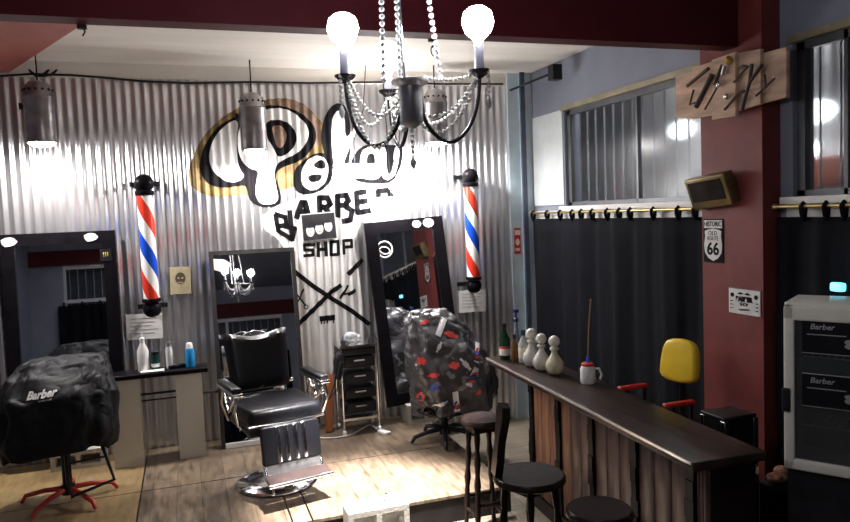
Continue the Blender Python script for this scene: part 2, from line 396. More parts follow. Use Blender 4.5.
barber = ST(T6, [[(62, 475), (80, 420), (92, 420), (108, 478)], [(70, 455), (104, 455)],
                 [(148, 470), (146, 402), (176, 402), (186, 425), (172, 438), (152, 436)], [(166, 438), (190, 470)],
                 [(215, 470), (213, 396), (245, 392), (256, 412), (240, 430), (218, 430)], [(240, 430), (268, 450), (262, 485), (235, 490)],
                 [(318, 380), (285, 384), (290, 458), (332, 450)], [(290, 418), (322, 414)],
                 [(372, 445), (366, 378), (400, 374), (412, 392), (400, 410), (372, 412)], [(392, 412), (422, 442)]], .052)
barber += ST(T2, [[(275, 405), (282, 445), (318, 468)], [(275, 402), (300, 410), (303, 430), (280, 434)], [(300, 434), (326, 440), (318, 468)], [(312, 395), (318, 460)]], .042)
conform(barber, 'painted_lettering', INK, 6)
shop = ST(TS, [[(95, 210), (62, 212), (64, 228), (90, 228), (92, 244), (62, 247)],
               [(108, 205), (108, 248)], [(132, 204), (134, 246)], [(108, 226), (133, 226)],
               [(150, 202), (150, 244), (174, 242), (172, 200), (150, 202)],
               [(192, 240), (190, 198), (216, 196), (217, 217), (192, 219)]], .030)
conform(shop, 'painted_lettering', INK, 6)
art = ST(TS, [[(18, 288), (90, 345), (150, 385), (215, 425), (272, 468)], [(38, 475), (90, 425), (150, 365), (180, 345)], [(208, 305), (250, 262)]], .042)
art += ST(TS, [[(30, 362), (48, 385), (66, 408)], [(60, 356), (48, 385), (34, 408)]], .014)
def ringp(cx_, cy_, r, w, T):
    out = [(cx_+r*math.cos(a*PI/6), cy_+r*math.sin(a*PI/6)) for a in range(12)]; inn = [(cx_+(r-w)*math.cos(a*PI/6), cy_+(r-w)*math.sin(a*PI/6)) for a in range(12)]
    return (PW(out, 0, T), [PW(inn, 0, T)])
art += [ringp(32, 412, 8, 3, TS), ringp(68, 413, 8, 3, TS)]
art += ST(TS, [[(180, 385), (205, 345)]], .022) + ST(TS, [[(190, 372), (205, 370)], [(205, 372), (228, 356)], [(208, 376), (230, 362)]], .016)
art += ST(TS, [[(118, 452), (158, 448)]], .05) + ST(TS, [[(118, 462), (118, 468)], [(128, 462), (128, 468)], [(138, 460), (138, 466)], [(158, 458), (158, 464)]], .012)
conform(art, 'painted_drawings', INK, 6)

# ------------------------------------------------------------------ posters and papers
def sheet_on_back(name, cpx, cpy, w, h, m, label, cat, tilt=0, y=YB-AMP-.006, group=None):
    p = on(cpx, cpy, 1, y)
    t = thing(name, p, label, cat, group, rot=(0, tilt, 0))
    MB().box(-w/2, w/2, -.002, .002, -h/2, h/2).obj('sheet', m, t)
    return t
MXZ = Matrix.Rotation(PI/2, 4, 'X')            # text laid in the x-z plane, facing -y
def flat(pts, y0, y1):                         # outline in x,z extruded in y
    return MB().prism([(x, z) for x, z in pts], -y1, -y0, M=MXZ)
def ell(cx_, cz, rx, rz, n=14): return [(cx_+rx*math.cos(2*PI*i/n), cz+rz*math.sin(2*PI*i/n)) for i in range(n)]
PHG = mat('photo_dark_grey', (.035, .033, .036), .35, var=.5, scale=9); PHL = mat('photo_pale_grey', (.62, .61, .60), .4, var=.25, scale=20)
pc = sheet_on_back('poster', 319, 226.5, .32, .25, PHL, 'black and white photo poster of three people pinned above the word SHOP', 'poster', -.05, YB-AMP-.012)
flat([(-.152, -.117), (.152, -.117), (.152, .117), (-.152, .117)], -.005, -.0025).obj('picture', PHG, pc)
for cx_, cz in ((-.085, -.03), (.0, -.015), (.085, .0)):
    h = flat(ell(cx_, cz-.005, .038, .052), -.008, -.0052).obj('face', PHL, pc)
    flat(ell(cx_, cz+.046, .046, .020), -.010, -.0082).obj('hair', PHG, h)
    e = MB()
    for sx in (-.012, .012): e.prism(ell(cx_+sx, cz+.006, .005, .003, 8), .0082, .0095, M=MXZ)
    e.prism(ell(cx_, cz-.032, .009, .0025, 8), .0082, .0095, M=MXZ); e.obj('features', PHG, h)
def notice(cpx, cpy, label):
    t = sheet_on_back('paper_notice', cpx, cpy, .29, .22, PAPER, label, 'notice', .02)
    e = MB()
    for i in range(5): e.box(-.11, .11-.03*(i % 3), -.0035, -.0022, .07-i*.032, .075-i*.032)
    e.obj('printed_lines', mat('faint_print', (.45, .43, .40), .7, var=.1), t)
notice(144.5, 326.5, 'white paper notice taped under the left barber pole')
notice(472.5, 301, 'white paper notice taped under the right barber pole')
sk = sheet_on_back('skull_poster', 180.5, 280.5, .17, .235, mat('yellowed_paper', (.52, .44, .28), .8, var=.15, scale=20), 'small yellowed poster with bearded skull drawing right of the left barber pole', 'poster', .03)
e = MB()
e.prism(ell(0, .02, .042, .052), .0022, .0035, M=MXZ); e.obj('drawing', mat('brown_ink', (.10, .08, .05), .7, var=.2), sk)
e = MB()
for sx in (-.016, .016): e.prism(ell(sx, .022, .010, .009, 8), .0036, .0045, M=MXZ)
e.prism([(-.022, -.012), (.022, -.012), (.018, -.02), (-.018, -.02)], .0036, .0045, M=MXZ); e.prism([(-.03, -.045), (.03, -.045), (0, -.085)], .0022, .0035, M=MXZ)
e.obj('drawing_highlights', MATS['yellowed_paper'], sk)
rp = sheet_on_back('red_sticker', 517.5, 241, .07, .26, REDP, 'narrow red and cream sticker on the pale corner post', 'sticker', .02, YB-.053)
e = MB().box(-.03, .03, -.004, -.0025, .06, .11); e.box(-.025, .025, -.004, -.0025, -.10, -.07); e.prism(ell(0, -.01, .022, .035), .0025, .004, M=MXZ); e.obj('printed_figure', mat('cream_print', (.75, .68, .55), .7, var=.1), rp)

# ------------------------------------------------------------------ barber poles
def stripe_mat():
    m = bpy.data.materials.new('spiral_stripes'); m.use_nodes = True; nt = m.node_tree; L = nt.links.new; b = nt.nodes['Principled BSDF']
    tc = nt.nodes.new('ShaderNodeTexCoord'); sp = nt.nodes.new('ShaderNodeSeparateXYZ'); L(tc.outputs['Object'], sp.inputs[0])
    at = nt.nodes.new('ShaderNodeMath'); at.operation = 'ARCTAN2'; L(sp.outputs['Y'], at.inputs[0]); L(sp.outputs['X'], at.inputs[1])
    k = nt.nodes.new('ShaderNodeMath'); k.operation = 'MULTIPLY'; k.inputs[1].default_value = 1/(2*PI); L(at.outputs[0], k.inputs[0])
    z = nt.nodes.new('ShaderNodeMath'); z.operation = 'MULTIPLY_ADD'; z.inputs[1].default_value = 1/.68; z.inputs[2].default_value = 10.36; L(sp.outputs['Z'], z.inputs[0])
    a = nt.nodes.new('ShaderNodeMath'); a.operation = 'ADD'; L(z.outputs[0], a.inputs[0]); L(k.outputs[0], a.inputs[1])
    fr = nt.nodes.new('ShaderNodeMath'); fr.operation = 'FRACT'; L(a.outputs[0], fr.inputs[0])
    r = nt.nodes.new('ShaderNodeValToRGB'); r.color_ramp.interpolation = 'CONSTANT'; cr = r.color_ramp
    cr.elements[0].position = 0; cr.elements[0].color = (.85, .84, .83, 1)
    cr.elements[1].position = .24; cr.elements[1].color = (.70, .04, .02, 1)
    for p_, c_ in ((.5, (.85, .84, .83, 1)), (.74, (.01, .07, .55, 1))):
        el = cr.elements.new(p_); el.color = c_
    L(fr.outputs[0], r.inputs[0]); L(r.outputs[0], b.inputs['Base Color']); b.inputs['Roughness'].default_value = .25
    return m
STR = stripe_mat()
def barber_pole(px, ptop, pbot, label):
    y = YB-.16; a = on(px, ptop, 1, y); c = on(px, pbot, 1, y); x = on(px, (ptop+pbot)/2, 1, y).x
    H = a.z-c.z
    t = thing('barber_pole', (x, y, c.z), label, 'barber pole', 'barber poles on the corrugated wall')
    MB().lathe([(.064, .12), (.064, H-.14)], 32).obj('striped_tube', STR, t)
    mb = MB().sph((0, 0, .05), .074).lathe([(.04, .10), (.076, .11), (.076, .135), (.07, .14)], 24); mb.obj('lower_finial', BLACK, t)
    mb = MB().sph((0, 0, H-.06), .078).lathe([(.07, H-.16), (.076, H-.15), (.076, H-.125), (.04, H-.11)], 24); mb.obj('upper_finial', BLACK, t)
    for z in (.06, H-.06):
        b_ = MB().cyl((0, .03, z), (0, .145, z), .016)
        b_.box(-.12, .12, .132, .146, z-.02, z+.02).obj('wall_bracket', BLACKM, t)
    return t
barber_pole(148, 176, 315, 'red white and blue barber pole right of the large left mirror')
barber_pole(472, 170, 291, 'red white and blue barber pole right of the tilted right mirror')

# ------------------------------------------------------------------ mirrors
def mirror(name, w, h, fw, x, ybot, z0, lean, roll, label, fm, depth=.03, bottom=None, yaw=0):
    t = thing(name, (x, ybot, z0), label, 'mirror', rot=(lean, roll, yaw))
    f_ = MB()
    f_.box(-w/2, -w/2+fw, -depth, 0, 0, h).box(w/2-fw, w/2, -depth, 0, 0, h).box(-w/2+fw, w/2-fw, -depth, 0, h-fw, h)
    if not bottom: f_.box(-w/2+fw, w/2-fw, -depth, 0, 0, fw)
    f_.obj('frame', fm, t)
    if bottom: MB().box(-w/2+fw, w/2-fw, -depth, 0, 0, bottom).obj('bottom_rail', WHITE, t)['label'] = 'white bottom rail'
    b0 = bottom or fw
    MB().box(-w/2+fw, w/2-fw, -.012, -.004, b0, h-fw).obj('glass', MIRR, t)
    return t
ml = mirror('framed_mirror', .85, 1.76, .10, -.985, 6.335, .15, math.radians(-4.8), math.radians(0), 'large black framed mirror leaning left of the left barber pole', BLACK)
mm_ = mirror('framed_mirror', .74, 1.70, .035, .55, 6.225, 0.0, math.radians(-8.8), 0, 'thin framed mirror leaning behind the leather barber chair', mat('dark_bronze_frame', (.05, .045, .045), .35, .5, var=.2), bottom=.04)
mr = mirror('framed_mirror', .78, 1.72, .11, 2.06, 6.29, .18, math.radians(-6.0), math.radians(-3.2), 'tilted black framed mirror behind the patterned caped chair', BLACK, yaw=math.radians(1.5))
def sticker(parent, x, z, pts, m, name='sticker', y=-.034): return flat([(x+a, z+b_) for a, b_ in pts], y, y+.003).obj(name, m, parent)
blob = lambda r, n=9, k=.18: [(r*(1+k*math.sin(3*i+1))*math.cos(2*PI*i/n), r*.8*(1+k*math.cos(5*i))*math.sin(2*PI*i/n)) for i in range(n)]
STK = PAPER
sticker(ml, -.36, 1.70, blob(.055), STK); sticker(ml, .24, 1.71, blob(.05), STK)
s_ = sticker(ml, .345, 1.55, [(-.045, .055), (.045, .055), (.045, -.045), (-.045, -.045)], BLKPL)
e = MB()
for dx in (-.016, 0, .016): e.prism([(dx-.004, .02), (dx+.005, .02), (dx+.001, -.025)], -.037+.074, .0385, M=Matrix.Translation((.345, 0, 1.56)) @ MXZ)
e.obj('claw_mark', mat('lime_yellow', (.65, .6, .05), .6, var=.1), s_)
sticker(mm_, -.29, 1.58, blob(.085, 11, .3), STK, y=-.02); sticker(mr, .12, 1.665, blob(.045, 12, .05), STK, y=-.034); sticker(mr, .24, 1.665, blob(.055, 12, .05), STK, y=-.034)
rg = MB(); rg.tube([(-.22+.075*math.cos(a*PI/10), -.016, 1.46+.075*math.sin(a*PI/10)) for a in range(20)], .007, 6, True); rg.tube([(-.22+.05*math.cos(a*PI/8+.3), -.016, 1.45+.035*math.sin(a*PI/8)) for a in range(16)], .006, 6, True)
rg.obj('sticker', STK, mr)

# ------------------------------------------------------------------ hollow blocks
def hollow_block(loc, w, d, h, label, rz=0, group='hollow concrete blocks'):
    t = tag_mesh = MB()
    k = .035
    t.box(-w/2, w/2, -d/2, d/2, 0, k).box(-w/2, w/2, -d/2, d/2, h-k, h)
    for x0 in (-w/2, -k/2, w/2-k): t.box(x0, x0+k, -d/2, d/2, k, h-k)
    t.box(-w/2+k, w/2-k, d/2-.02, d/2-.01, k, h-k)
    o = t.obj('hollow_block', CONC); o.location = loc; o.rotation_euler = (0, 0, rz)
    return tag(o, label, 'concrete block', group)
hollow_block((2.02, 6.27, 0), .36, .19, .178, 'white hollow concrete block on the floor under the tilted right mirror')
hollow_block((-.93, 6.32, 0), .40, .2, .148, 'white hollow concrete block on the floor under the large left mirror')
hollow_block((1.06, 4.37, ZL), .40, .17, .27, 'white hollow concrete block standing against the front edge of the deck')
for x, y, wh_ in ((.98, 4.40, 'left'), (1.13, 4.37, 'right')):
    o = MB().lathe([(.016, 0), (.018, .012), (.006, .02), (.006, .04), (.013, .05), (.010, .062), (0, .066)], 12).obj('drawer_knob', CHROME, None, (x, y, ZL+.27))
    tag(o, 'small chrome knob on the %s half of the hollow block at the deck edge' % wh_, 'knob', 'chrome knobs on the block')

# ------------------------------------------------------------------ shelf console
zt = .745
cs = thing('console_table', (-.28, 6.215, 0), 'narrow console table with black top and two cream side panels left of the barber chair', 'table')
MB().rbox(-.40, .385, -.15, .08, zt-.035, zt, .004).obj('tabletop', BLACK, cs)
MB().box(-.37, -.145, -.14, .07, 0, zt-.036).obj('side_panel', CREAM, cs)
MB().box(.125, .335, -.12, .07, 0, zt-.036).obj('side_panel', CREAM, cs)
MB().cyl((-.145, -.05, .56), (.125, -.05, .56), .010).cyl((-.145, -.02, .50), (.125, -.02, .50), .007).obj('rail', BLACKM, cs)
MB().cyl((.335, -.06, .52), (.45, -.06, .52), .010).sph((.45, -.06, .52), .015).obj('towel_peg', BLACKM, cs)
def put(px, py, z): p = on(px, py, 2, z); return (p.x, p.y, z)
def bottle(name, loc, prof, m, label, cat, cap=None, capm=None, band=None, bandm=None, group=None):
    t = thing(name, loc, label, cat, group)
    MB().lathe(prof, 20).obj('body', m, t)
    if cap: MB().lathe(cap, 16).obj('cap', capm, t)
    if band: MB().lathe(band, 20).obj('paper_label', bandm, t)
    return t
ty = 6.19
def onc(px, py): p = on(px, py, 1, ty); return (p.x, ty, zt)
bottle('spray_bottle', onc(144, 370), [(.043, 0), (.045, .01), (.045, .17), (.018, .235), (.018, .245)], WHPL, 'tall white squeeze bottle on the left of the console table', 'bottle', [(.02, .245), (.02, .275), (.007, .28), (.004, .31)], WHPL)
bottle('jar', onc(156, 369), [(.036, 0), (.036, .13)], mat('dark_green_plastic', (.01, .06, .05), .3, var=.2), 'small dark green jar with white label beside the white squeeze bottle', 'jar', [(.033, .13), (.033, .155)], BLKPL, [(.0365, .03), (.0365, .06)], PAPER)
bottle('clear_bottle', onc(170, 368), [(.026, 0), (.028, .01), (.028, .15), (.022, .185)], mat('clear_plastic', (.75, .76, .78), .2, var=.05), 'slim clear bottle with grey cap left of the blue bottle', 'bottle', [(.022, .186), (.024, .20), (.02, .225)], STEEL)
bottle('blue_bottle', onc(190.5, 366), [(.036, 0), (.038, .01), (.038, .13), (.03, .155)], mat('blue_plastic', (.02, .30, .70), .25, var=.08), 'bright blue bottle with white cap on the right of the console table', 'bottle', [(.028, .155), (.026, .19), (.02, .2)], WHPL)
tr = thing('hair_clipper', onc(177, 370), 'black hair clipper lying flat on the console table before the blue bottle', 'clipper', rz=.3)
MB().rbox(-.07, .07, -.02, .02, 0, .03, .008).obj('body', BLKPL, tr); MB().box(.07, .09, -.018, .018, .005, .022).obj('blade', STEEL, tr)
o = MB().rbox(-.09, .09, -.05, .05, 0, .012, .003).obj('folded_towel', PAPER, None, (onc(153, 372)[0], 6.14, zt)); tag(o, 'white folded paper towel at the front edge of the console table', 'towel')

# ------------------------------------------------------------------ leather barber chair
bc = thing('barber_chair', (.53, 5.25, 0), 'black leather and chrome barber chair with striped leg rest in mid room', 'chair', rz=math.radians(12))
MB().lathe([(.29, 0), (.30, .012), (.285, .03), (.20, .05), (.10, .07), (.075, .085), (.07, .10)], 40).obj('base', CHROME, bc)
MB().lathe([(.07, .07), (.07, .40), (.10, .41), (.10, .44)], 24).obj('pedestal', STEEL, bc)
MB().rbox(-.26, .26, -.29, .22, .45, .51, .015).obj('seat_frame', BLACKM, bc)
st_ = MB().rbox(-.27, .27, -.32, .22, .51, .64, .05, seg=5); st_.obj('seat', LEATH, bc)
MB().tube([(-.272, -.31, .535), (0, -.33, .53), (.272, -.31, .535), (.278, 0, .535), (.272, .2, .535)], .008, 8).obj('seat_trim', CHROME, bc)
# backrest, cushioned with a dip at the top
bm = bmesh.new(); bmesh.ops.create_grid(bm, x_segments=14, y_segments=12, size=.5)
bmesh.ops.solidify(bm, geom=bm.faces[:], thickness=1)
vmin = min(v.co.z for v in bm.verts)
for v in bm.verts:
    u, w_ = v.co.x*2, v.co.y+.5; side = 1 if v.co.z-vmin > .5 else -1
    wd = .25*(1-.10*(1-w_)); top = .43+.02*math.cos(u*PI*1.0)*-1
    sq = (1-abs(u)**6)**.3 if abs(u) < 1 else 0; sq2 = (1-abs(2*w_-1)**8)**.3 if 0 < w_ < 1 else 0
    v.co = Vector((u*wd, side*.05*min(sq, sq2)-.0, w_*top)) + Vector((0, -.012 if False else 0, 0))
Mb = Matrix.Translation((0, .24, .655)) @ Matrix.Rotation(math.radians(-14), 4, 'X')
bmesh.ops.remove_doubles(bm, verts=bm.verts[:], dist=.0004); bmesh.ops.recalc_face_normals(bm, faces=bm.faces[:])
MB().frombm(bm, True, Mb).obj('backrest', LEATH, bc)
MB().rbox(-.20, .20, .03, .062, .03, .34, .01, Mb).cyl(Mb @ Vector((-.2, .05, -.12)), Mb @ Vector((-.2, .05, .1)), .012).cyl(Mb @ Vector((.2, .05, -.12)), Mb @ Vector((.2, .05, .1)), .012).obj('back_shell', CHROME, bc)
MB().tube([Mb @ Vector((x, .02, .42+.03*math.sin((x+.09)/.18*PI))) for x in (-.09, -.06, 0, .06, .09)], .008, 8).obj('headrest_bracket', CHROME, bc)
for s in (-1, 1):
    a = MB().rbox(s*.32-.035, s*.32+.035, -.24, .16, .76, .80, .015); ar = a.obj('armrest', LEATH, bc)
    a = MB().rbox(s*.32-.038, s*.32+.038, -.26, .17, .74, .765, .008)
    a.tube([(s*.32, -.22, .75), (s*.34, -.23, .64), (s*.31, -.20, .53), (s*.27, -.12, .49)], .013, 8)
    a.tube([(s*.32, .12, .75), (s*.33, .14, .62), (s*.29, .13, .49)], .013, 8)
    a.tube([(s*.325, -.20, .72), (s*.335, -.05, .60), (s*.325, .11, .72)], .009, 8)
    a.tube([(s*.33+.05*math.cos(k*PI/8)*0, -.05+.05*math.cos(k*PI/8), .66+.05*math.sin(k*PI/8)) for k in range(16)], .007, 6, True)
    a.obj('arm_frame', CHROME, bc)
# leg rest with chrome ribs
Ml = Matrix.Translation((0, -.34, .53)) @ Matrix.Rotation(math.radians(-8), 4, 'X')
lr = MB().rbox(-.21, .21, -.025, .025, -.26, .0, .012, Ml).obj('leg_rest', LEATH, bc)
for x in (-.095, -.035, .03, .09):
    MB().rbox(x-.014, x+.014, -.035, -.024, -.25, -.005, .004, Ml).obj('chrome_rib', CHROME, lr)
MB().box(-.20, .20, -.018, .018, -.36, -.262, Ml).obj('lower_panel', STEEL, bc)
ft = MB().rbox(-.22, .22, -.10, .03, -.012, .015, .01, Matrix.Translation((.0, -.45, .20)) @ Matrix.Rotation(math.radians(14), 4, 'X'))
ft.obj('footrest', mat('ribbed_dark_rubber', (.035, .022, .02), .5, var=.2), bc)
MB().tube([(-.225, -.54, .182), (.225, -.54, .182)], .014, 8).cyl((-.18, -.42, .2), (-.10, -.2, .12), .012).cyl((.18, -.42, .2), (.10, -.2, .12), .012).cyl((-.2, -.42, .2), (-.2, -.36, .3), .01).cyl((.2, -.42, .2), (.2, -.36, .3), .01).obj('footrest_frame', CHROME, bc)
MB().cyl((.1, .0, .42), (.42, .06, .60), .009).sph((.42, .06, .60), .018).obj('lever', CHROME, bc)

# ------------------------------------------------------------------ draped capes
def drape(name, secs, m, parent, n=72, fold=.012, folds=11, seed=1, hem=.03, pw=2.6):
    """secs: list of (z, xc, yc, rx, ry) bottom to top"""
    rnd = random.Random(seed); ph = [rnd.uniform(0, 2*PI) for _ in range(6)]
    mb = MB(); vs = []; fs = []; k = len(secs); L = []
    R = 4
    for i in range((k-1)*R+1):
        a = i/R; j = min(int(a), k-2); t = a-j; t = t*t*(3-2*t)
        L.append([secs[j][q]*(1-t)+secs[j+1][q]*t for q in range(5)])
    N = len(L)
    for i, (z, xc, yc, rx, ry) in enumerate(L):
        dn = 1-i/(N-1)
        for q in range(n):
            th = 2*PI*q/n; c, s = math.cos(th), math.sin(th)
            e_ = 2/pw; x = math.copysign(abs(c)**e_, c); y = math.copysign(abs(s)**e_, s)
            f_ = fold*(.25+dn)*(math.sin(folds*th+ph[0]+1.2*math.sin(3*z*7+ph[1]))+.6*math.sin((folds*1.7//1)*th+ph[2])+.5*math.sin(3*th+z*22+ph[3]))
            hz = hem*math.sin(2*th+ph[4])*(dn**3)+hem*.4*math.sin(5*th+ph[5])*(dn**3)
            vs.append((xc+x*(rx+f_), yc+y*(ry+f_), z+hz+.010*math.sin(7*th+z*30)*(1 if 0 < i < N-1 else 0)))
    for i in range(N-1):
        for q in range(n): fs.append((i*n+q, i*n+(q+1) % n, (i+1)*n+(q+1) % n, (i+1)*n+q))
    z, xc, yc, rx, ry = L[-1]; vs.append((xc, yc, z+.018)); c_ = len(vs)-1
    for q in range(n): fs.append(((N-1)*n+q, (N-1)*n+(q+1) % n, c_))
    mb.add(vs, fs, True); o = mb.obj(name, m, parent)
    so = o.modifiers.new('thick', 'SOLIDIFY'); so.thickness = .004
    ss = o.modifiers.new('sub', 'SUBSURF'); ss.levels = 1; ss.render_levels = 1
    for sz_, st_ in ((.16, .05), (.06, .018)):
        tx = bpy.data.textures.new('wrinkle', 'CLOUDS'); tx.noise_scale = sz_
        dm = o.modifiers.new('wrinkle', 'DISPLACE'); dm.texture = tx; dm.strength = st_; dm.mid_level = .5
    return o
def star_base(t, n, r, m, z=.05, ph=0, rr=.016, drop=.035, castor=False):
    for i in range(n):
        a = ph+2*PI*i/n; c, s = math.cos(a), math.sin(a)
        lg = MB().tube([(0.03*c, .03*s, z+.04), (r*.5*c, r*.5*s, z+.03), (r*.9*c, r*.9*s, z), (r*c, r*s, .012)], [rr*1.2, rr, rr*.9, rr*.75], 8).obj('base_leg', m, t)
# left chair under a black cape
lc = thing('styling_chair', (-.90, 5.50, 0), 'black salon chair with red star base at the left edge beside the console', 'chair')
star_base(lc, 5, .33, REDP, .06, .35, .017)
MB().lathe([(.045, .06), (.05, .12), (.032, .13), (.032, .42)], 18).obj('gas_column', BLKPL, lc)
MB().rbox(-.24, .24, -.24, .24, .44, .54, .03).obj('seat', LEATH, lc)
MB().rbox(-.21, .21, .20, .27, .56, .97, .03).obj('backrest', LEATH, lc)
for s in (-1, 1): MB().rbox(s*.27-.03, s*.27+.03, -.22, .2, .70, .73, .01).cyl((s*.27, -.15, .5), (s*.27, -.15, .7), .012).obj('armrest', BLKPL, lc)
MB().tube([(.02, -.12, .45), (.03, -.16, .20), (.05, -.20, .10), (.32, -.14, .16), (.24, -.06, .42)], .013, 8).tube([(.04, -.18, .33), (.26, -.10, .32)], .008, 8).obj('footrest', BLACKM, lc)
from mathutils.bvhtree import BVHTree
def onto(o, mb, d=(0, 1, 0), off=.007):
    ev = o.evaluated_get(bpy.context.evaluated_depsgraph_get()); me = ev.to_mesh()
    bv = BVHTree.FromPolygons([v.co[:] for v in me.vertices], [tuple(p.vertices) for p in me.polygons]); d = Vector(d).normalized(); out = []
    for v in mb.v:
        h = bv.ray_cast(Vector(v)-d*2, d); out.append(tuple((h[0] if h[0] else Vector(v))-d*off))
    ev.to_mesh_clear(); mb.v = out; return mb
cp = drape('barber_cape', [(.41, -.02, .0, .345, .30), (.50, -.02, 0, .365, .31), (.66, -.01, .02, .37, .30), (.79, -.01, .04, .355, .27), (.90, -.01, .10, .33, .20), (.97, .01, .15, .29, .13), (1.0, .03, .19, .24, .07)], CAPEB, None, fold=.012, folds=9, seed=3, pw=3.6)
cp.location = (-.90, 5.50, 0); 
tag(cp, 'black barber cape with white script logo draped over the left salon chair', 'cape')
bpy.context.view_layer.update()
lt = text_mb('Barber', .065, None, Matrix.Translation((-.09, 0, .83)) @ MXZ @ Matrix.Rotation(.08, 4, 'Z'), 0, bold=.003, shear=.35)
text_mb('BARBER SHOP', .013, lt, Matrix.Translation((-.06, 0, .795)) @ MXZ @ Matrix.Rotation(.08, 4, 'Z'), 0)
onto(cp, lt).obj('script_logo', PAPER, cp)
# right chair under a clear patterned cape
def cape_pattern():
    m = bpy.data.materials.new('patterned_cape'); m.use_nodes = True; nt = m.node_tree; L = nt.links.new; b = nt.nodes['Principled BSDF']
    tc = nt.nodes.new('ShaderNodeTexCoord')
    vo = nt.nodes.new('ShaderNodeTexVoronoi'); vo.inputs['Scale'].default_value = 8.5; 
    no = nt.nodes.new('ShaderNodeTexNoise'); no.inputs['Scale'].default_value = 9; L(tc.outputs['Object'], no.inputs['Vector'])
    va = nt.nodes.new('ShaderNodeVectorMath'); va.operation = 'MULTIPLY_ADD'; L(no.outputs['Color'], va.inputs[0]); va.inputs[1].default_value = (.25, .25, .25); L(tc.outputs['Object'], va.inputs[2]); L(va.outputs[0], vo.inputs['Vector'])
    ad = nt.nodes.new('ShaderNodeMath'); ad.operation = 'MULTIPLY_ADD'; L(no.outputs['Fac'], ad.inputs[0]); ad.inputs[1].default_value = .35; L(vo.outputs['Distance'], ad.inputs[2])
    lt_ = nt.nodes.new('ShaderNodeMath'); lt_.operation = 'LESS_THAN'; L(ad.outputs[0], lt_.inputs[0]); lt_.inputs[1].default_value = .50
    sp = nt.nodes.new('ShaderNodeSeparateColor'); L(vo.outputs['Color'], sp.inputs[0])
    r = nt.nodes.new('ShaderNodeValToRGB'); r.color_ramp.interpolation = 'CONSTANT'; cr = r.color_ramp
    cr.elements[0].position = 0; cr.elements[0].color = (.045, .043, .05, 1); cr.elements[1].position = .62; cr.elements[1].color = (.16, .15, .16, 1)
    for p_, c_ in ((.70, (.22, .22, .24, 1)), (.92, (.12, .12, .13, 1))): cr.elements.new(p_).color = c_
    L(sp.outputs[0], r.inputs[0])
    mx = nt.nodes.new('ShaderNodeMix'); mx.data_type = 'RGBA'; L(lt_.outputs[0], mx.inputs[0]); mx.inputs[6].default_value = (.060, .058, .064, 1); L(r.outputs[0], mx.inputs[7])
    L(mx.outputs[2], b.inputs['Base Color']); b.inputs['Roughness'].default_value = .25
    b2 = nt.nodes.new('ShaderNodeBump'); b2.inputs['Strength'].default_value = .7; b2.inputs['Distance'].default_value = .02; L(no.outputs['Fac'], b2.inputs['Height']); L(b2.outputs[0], b.inputs['Normal'])
    return m
PATC = cape_pattern()
rc = thing('hydraulic_stool', (2.0, 5.62, 0), 'black star base stool with foot ring in front of the tilted right mirror', 'stool')
star_base(rc, 5, .30, BLKPL, .06, -1.9, .02)
MB().lathe([(.05, .06), (.05, .10), (.03, .12), (.03, .48)], 18).obj('gas_column', BLKPL, rc)
ring = MB().tube([(.22*math.cos(a*PI/14), .22*math.sin(a*PI/14), .27) for a in range(28)], .011, 8, True)
for a in range(3): ring.cyl((.03*math.cos(a*2.1), .03*math.sin(a*2.1), .17), (.22*math.cos(a*2.1), .22*math.sin(a*2.1), .27), .008)
ring.obj('foot_ring', BLACKM, rc)
MB().lathe([(.2, .48), (.21, .5), (.21, .55), (.19, .57)], 24).obj('seat', LEATH, rc)
MB().rbox(-.19, .17, .12, .18, .60, 1.05, .03).cyl((0, .15, .5), (0, .15, .7), .015).obj('backrest', LEATH, rc)
cp2 = drape('patterned_cape', [(.27, .02, -.02, .24, .22), (.38, .07, -.02, .33, .25), (.50, .08, -.02, .355, .26), (.66, .05, 0, .345, .25), (.80, .01, .03, .31, .21), (.94, -.03, .07, .265, .16), (1.05, -.06, .11, .22, .11), (1.11, -.08, .13, .16, .05)], PATC, None, fold=.022, folds=7, seed=12, hem=.07, pw=3.2)
cp2.location = (2.0, 5.62, 0); tag(cp2, 'dark glossy cape with red and white barber motifs draped over the stool', 'cape')
bpy.context.view_layer.update()
CW = mat('cape_print_white', (.62, .61, .62), .4, var=.1); CR = mat('cape_print_red', (.50, .04, .03), .4, var=.1); CB = mat('cape_print_blue', (.04, .07, .35), .4, var=.1)
def motif(x, z, w, h, rz, cells, m, off):
    M_ = Matrix.Translation((x, 0, z)) @ MXZ @ Matrix.Rotation(rz, 4, 'Z'); mb = MB()
    for (x0, x1, z0, z1, sk_) in cells:
        n_ = 5; vs_ = []
        for i in range(n_+1):
            t_ = i/n_; vs_ += [(w*(x0+(x1-x0)*t_), h*(z0+sk_*(x0+(x1-x0)*t_)), 0), (w*(x0+(x1-x0)*t_), h*(z1+sk_*(x0+(x1-x0)*t_)), 0)]
        mb.add(vs_, [(2*i, 2*i+2, 2*i+3, 2*i+1) for i in range(n_)], False, M_)
    onto(cp2, mb, (.0, 1, -.12), off).obj('printed_motif', m, cp2)
for (x, z, rz) in ((.02, .36, .1), (.26, .74, -.5), (-.02, .98, -.6), (.17, .55, -.6)):
    motif(x, z, .05, .17, rz, [(-.5, .5, -.5, .5, 0)], CW, .006); motif(x, z, .05, .17, rz, [(-.4, .4, -.30, -.16, .2), (-.4, .4, .12, .26, .2)], CR, .008); motif(x, z, .05, .17, rz, [(-.4, .4, -.10, .04, .2)], CB, .008)
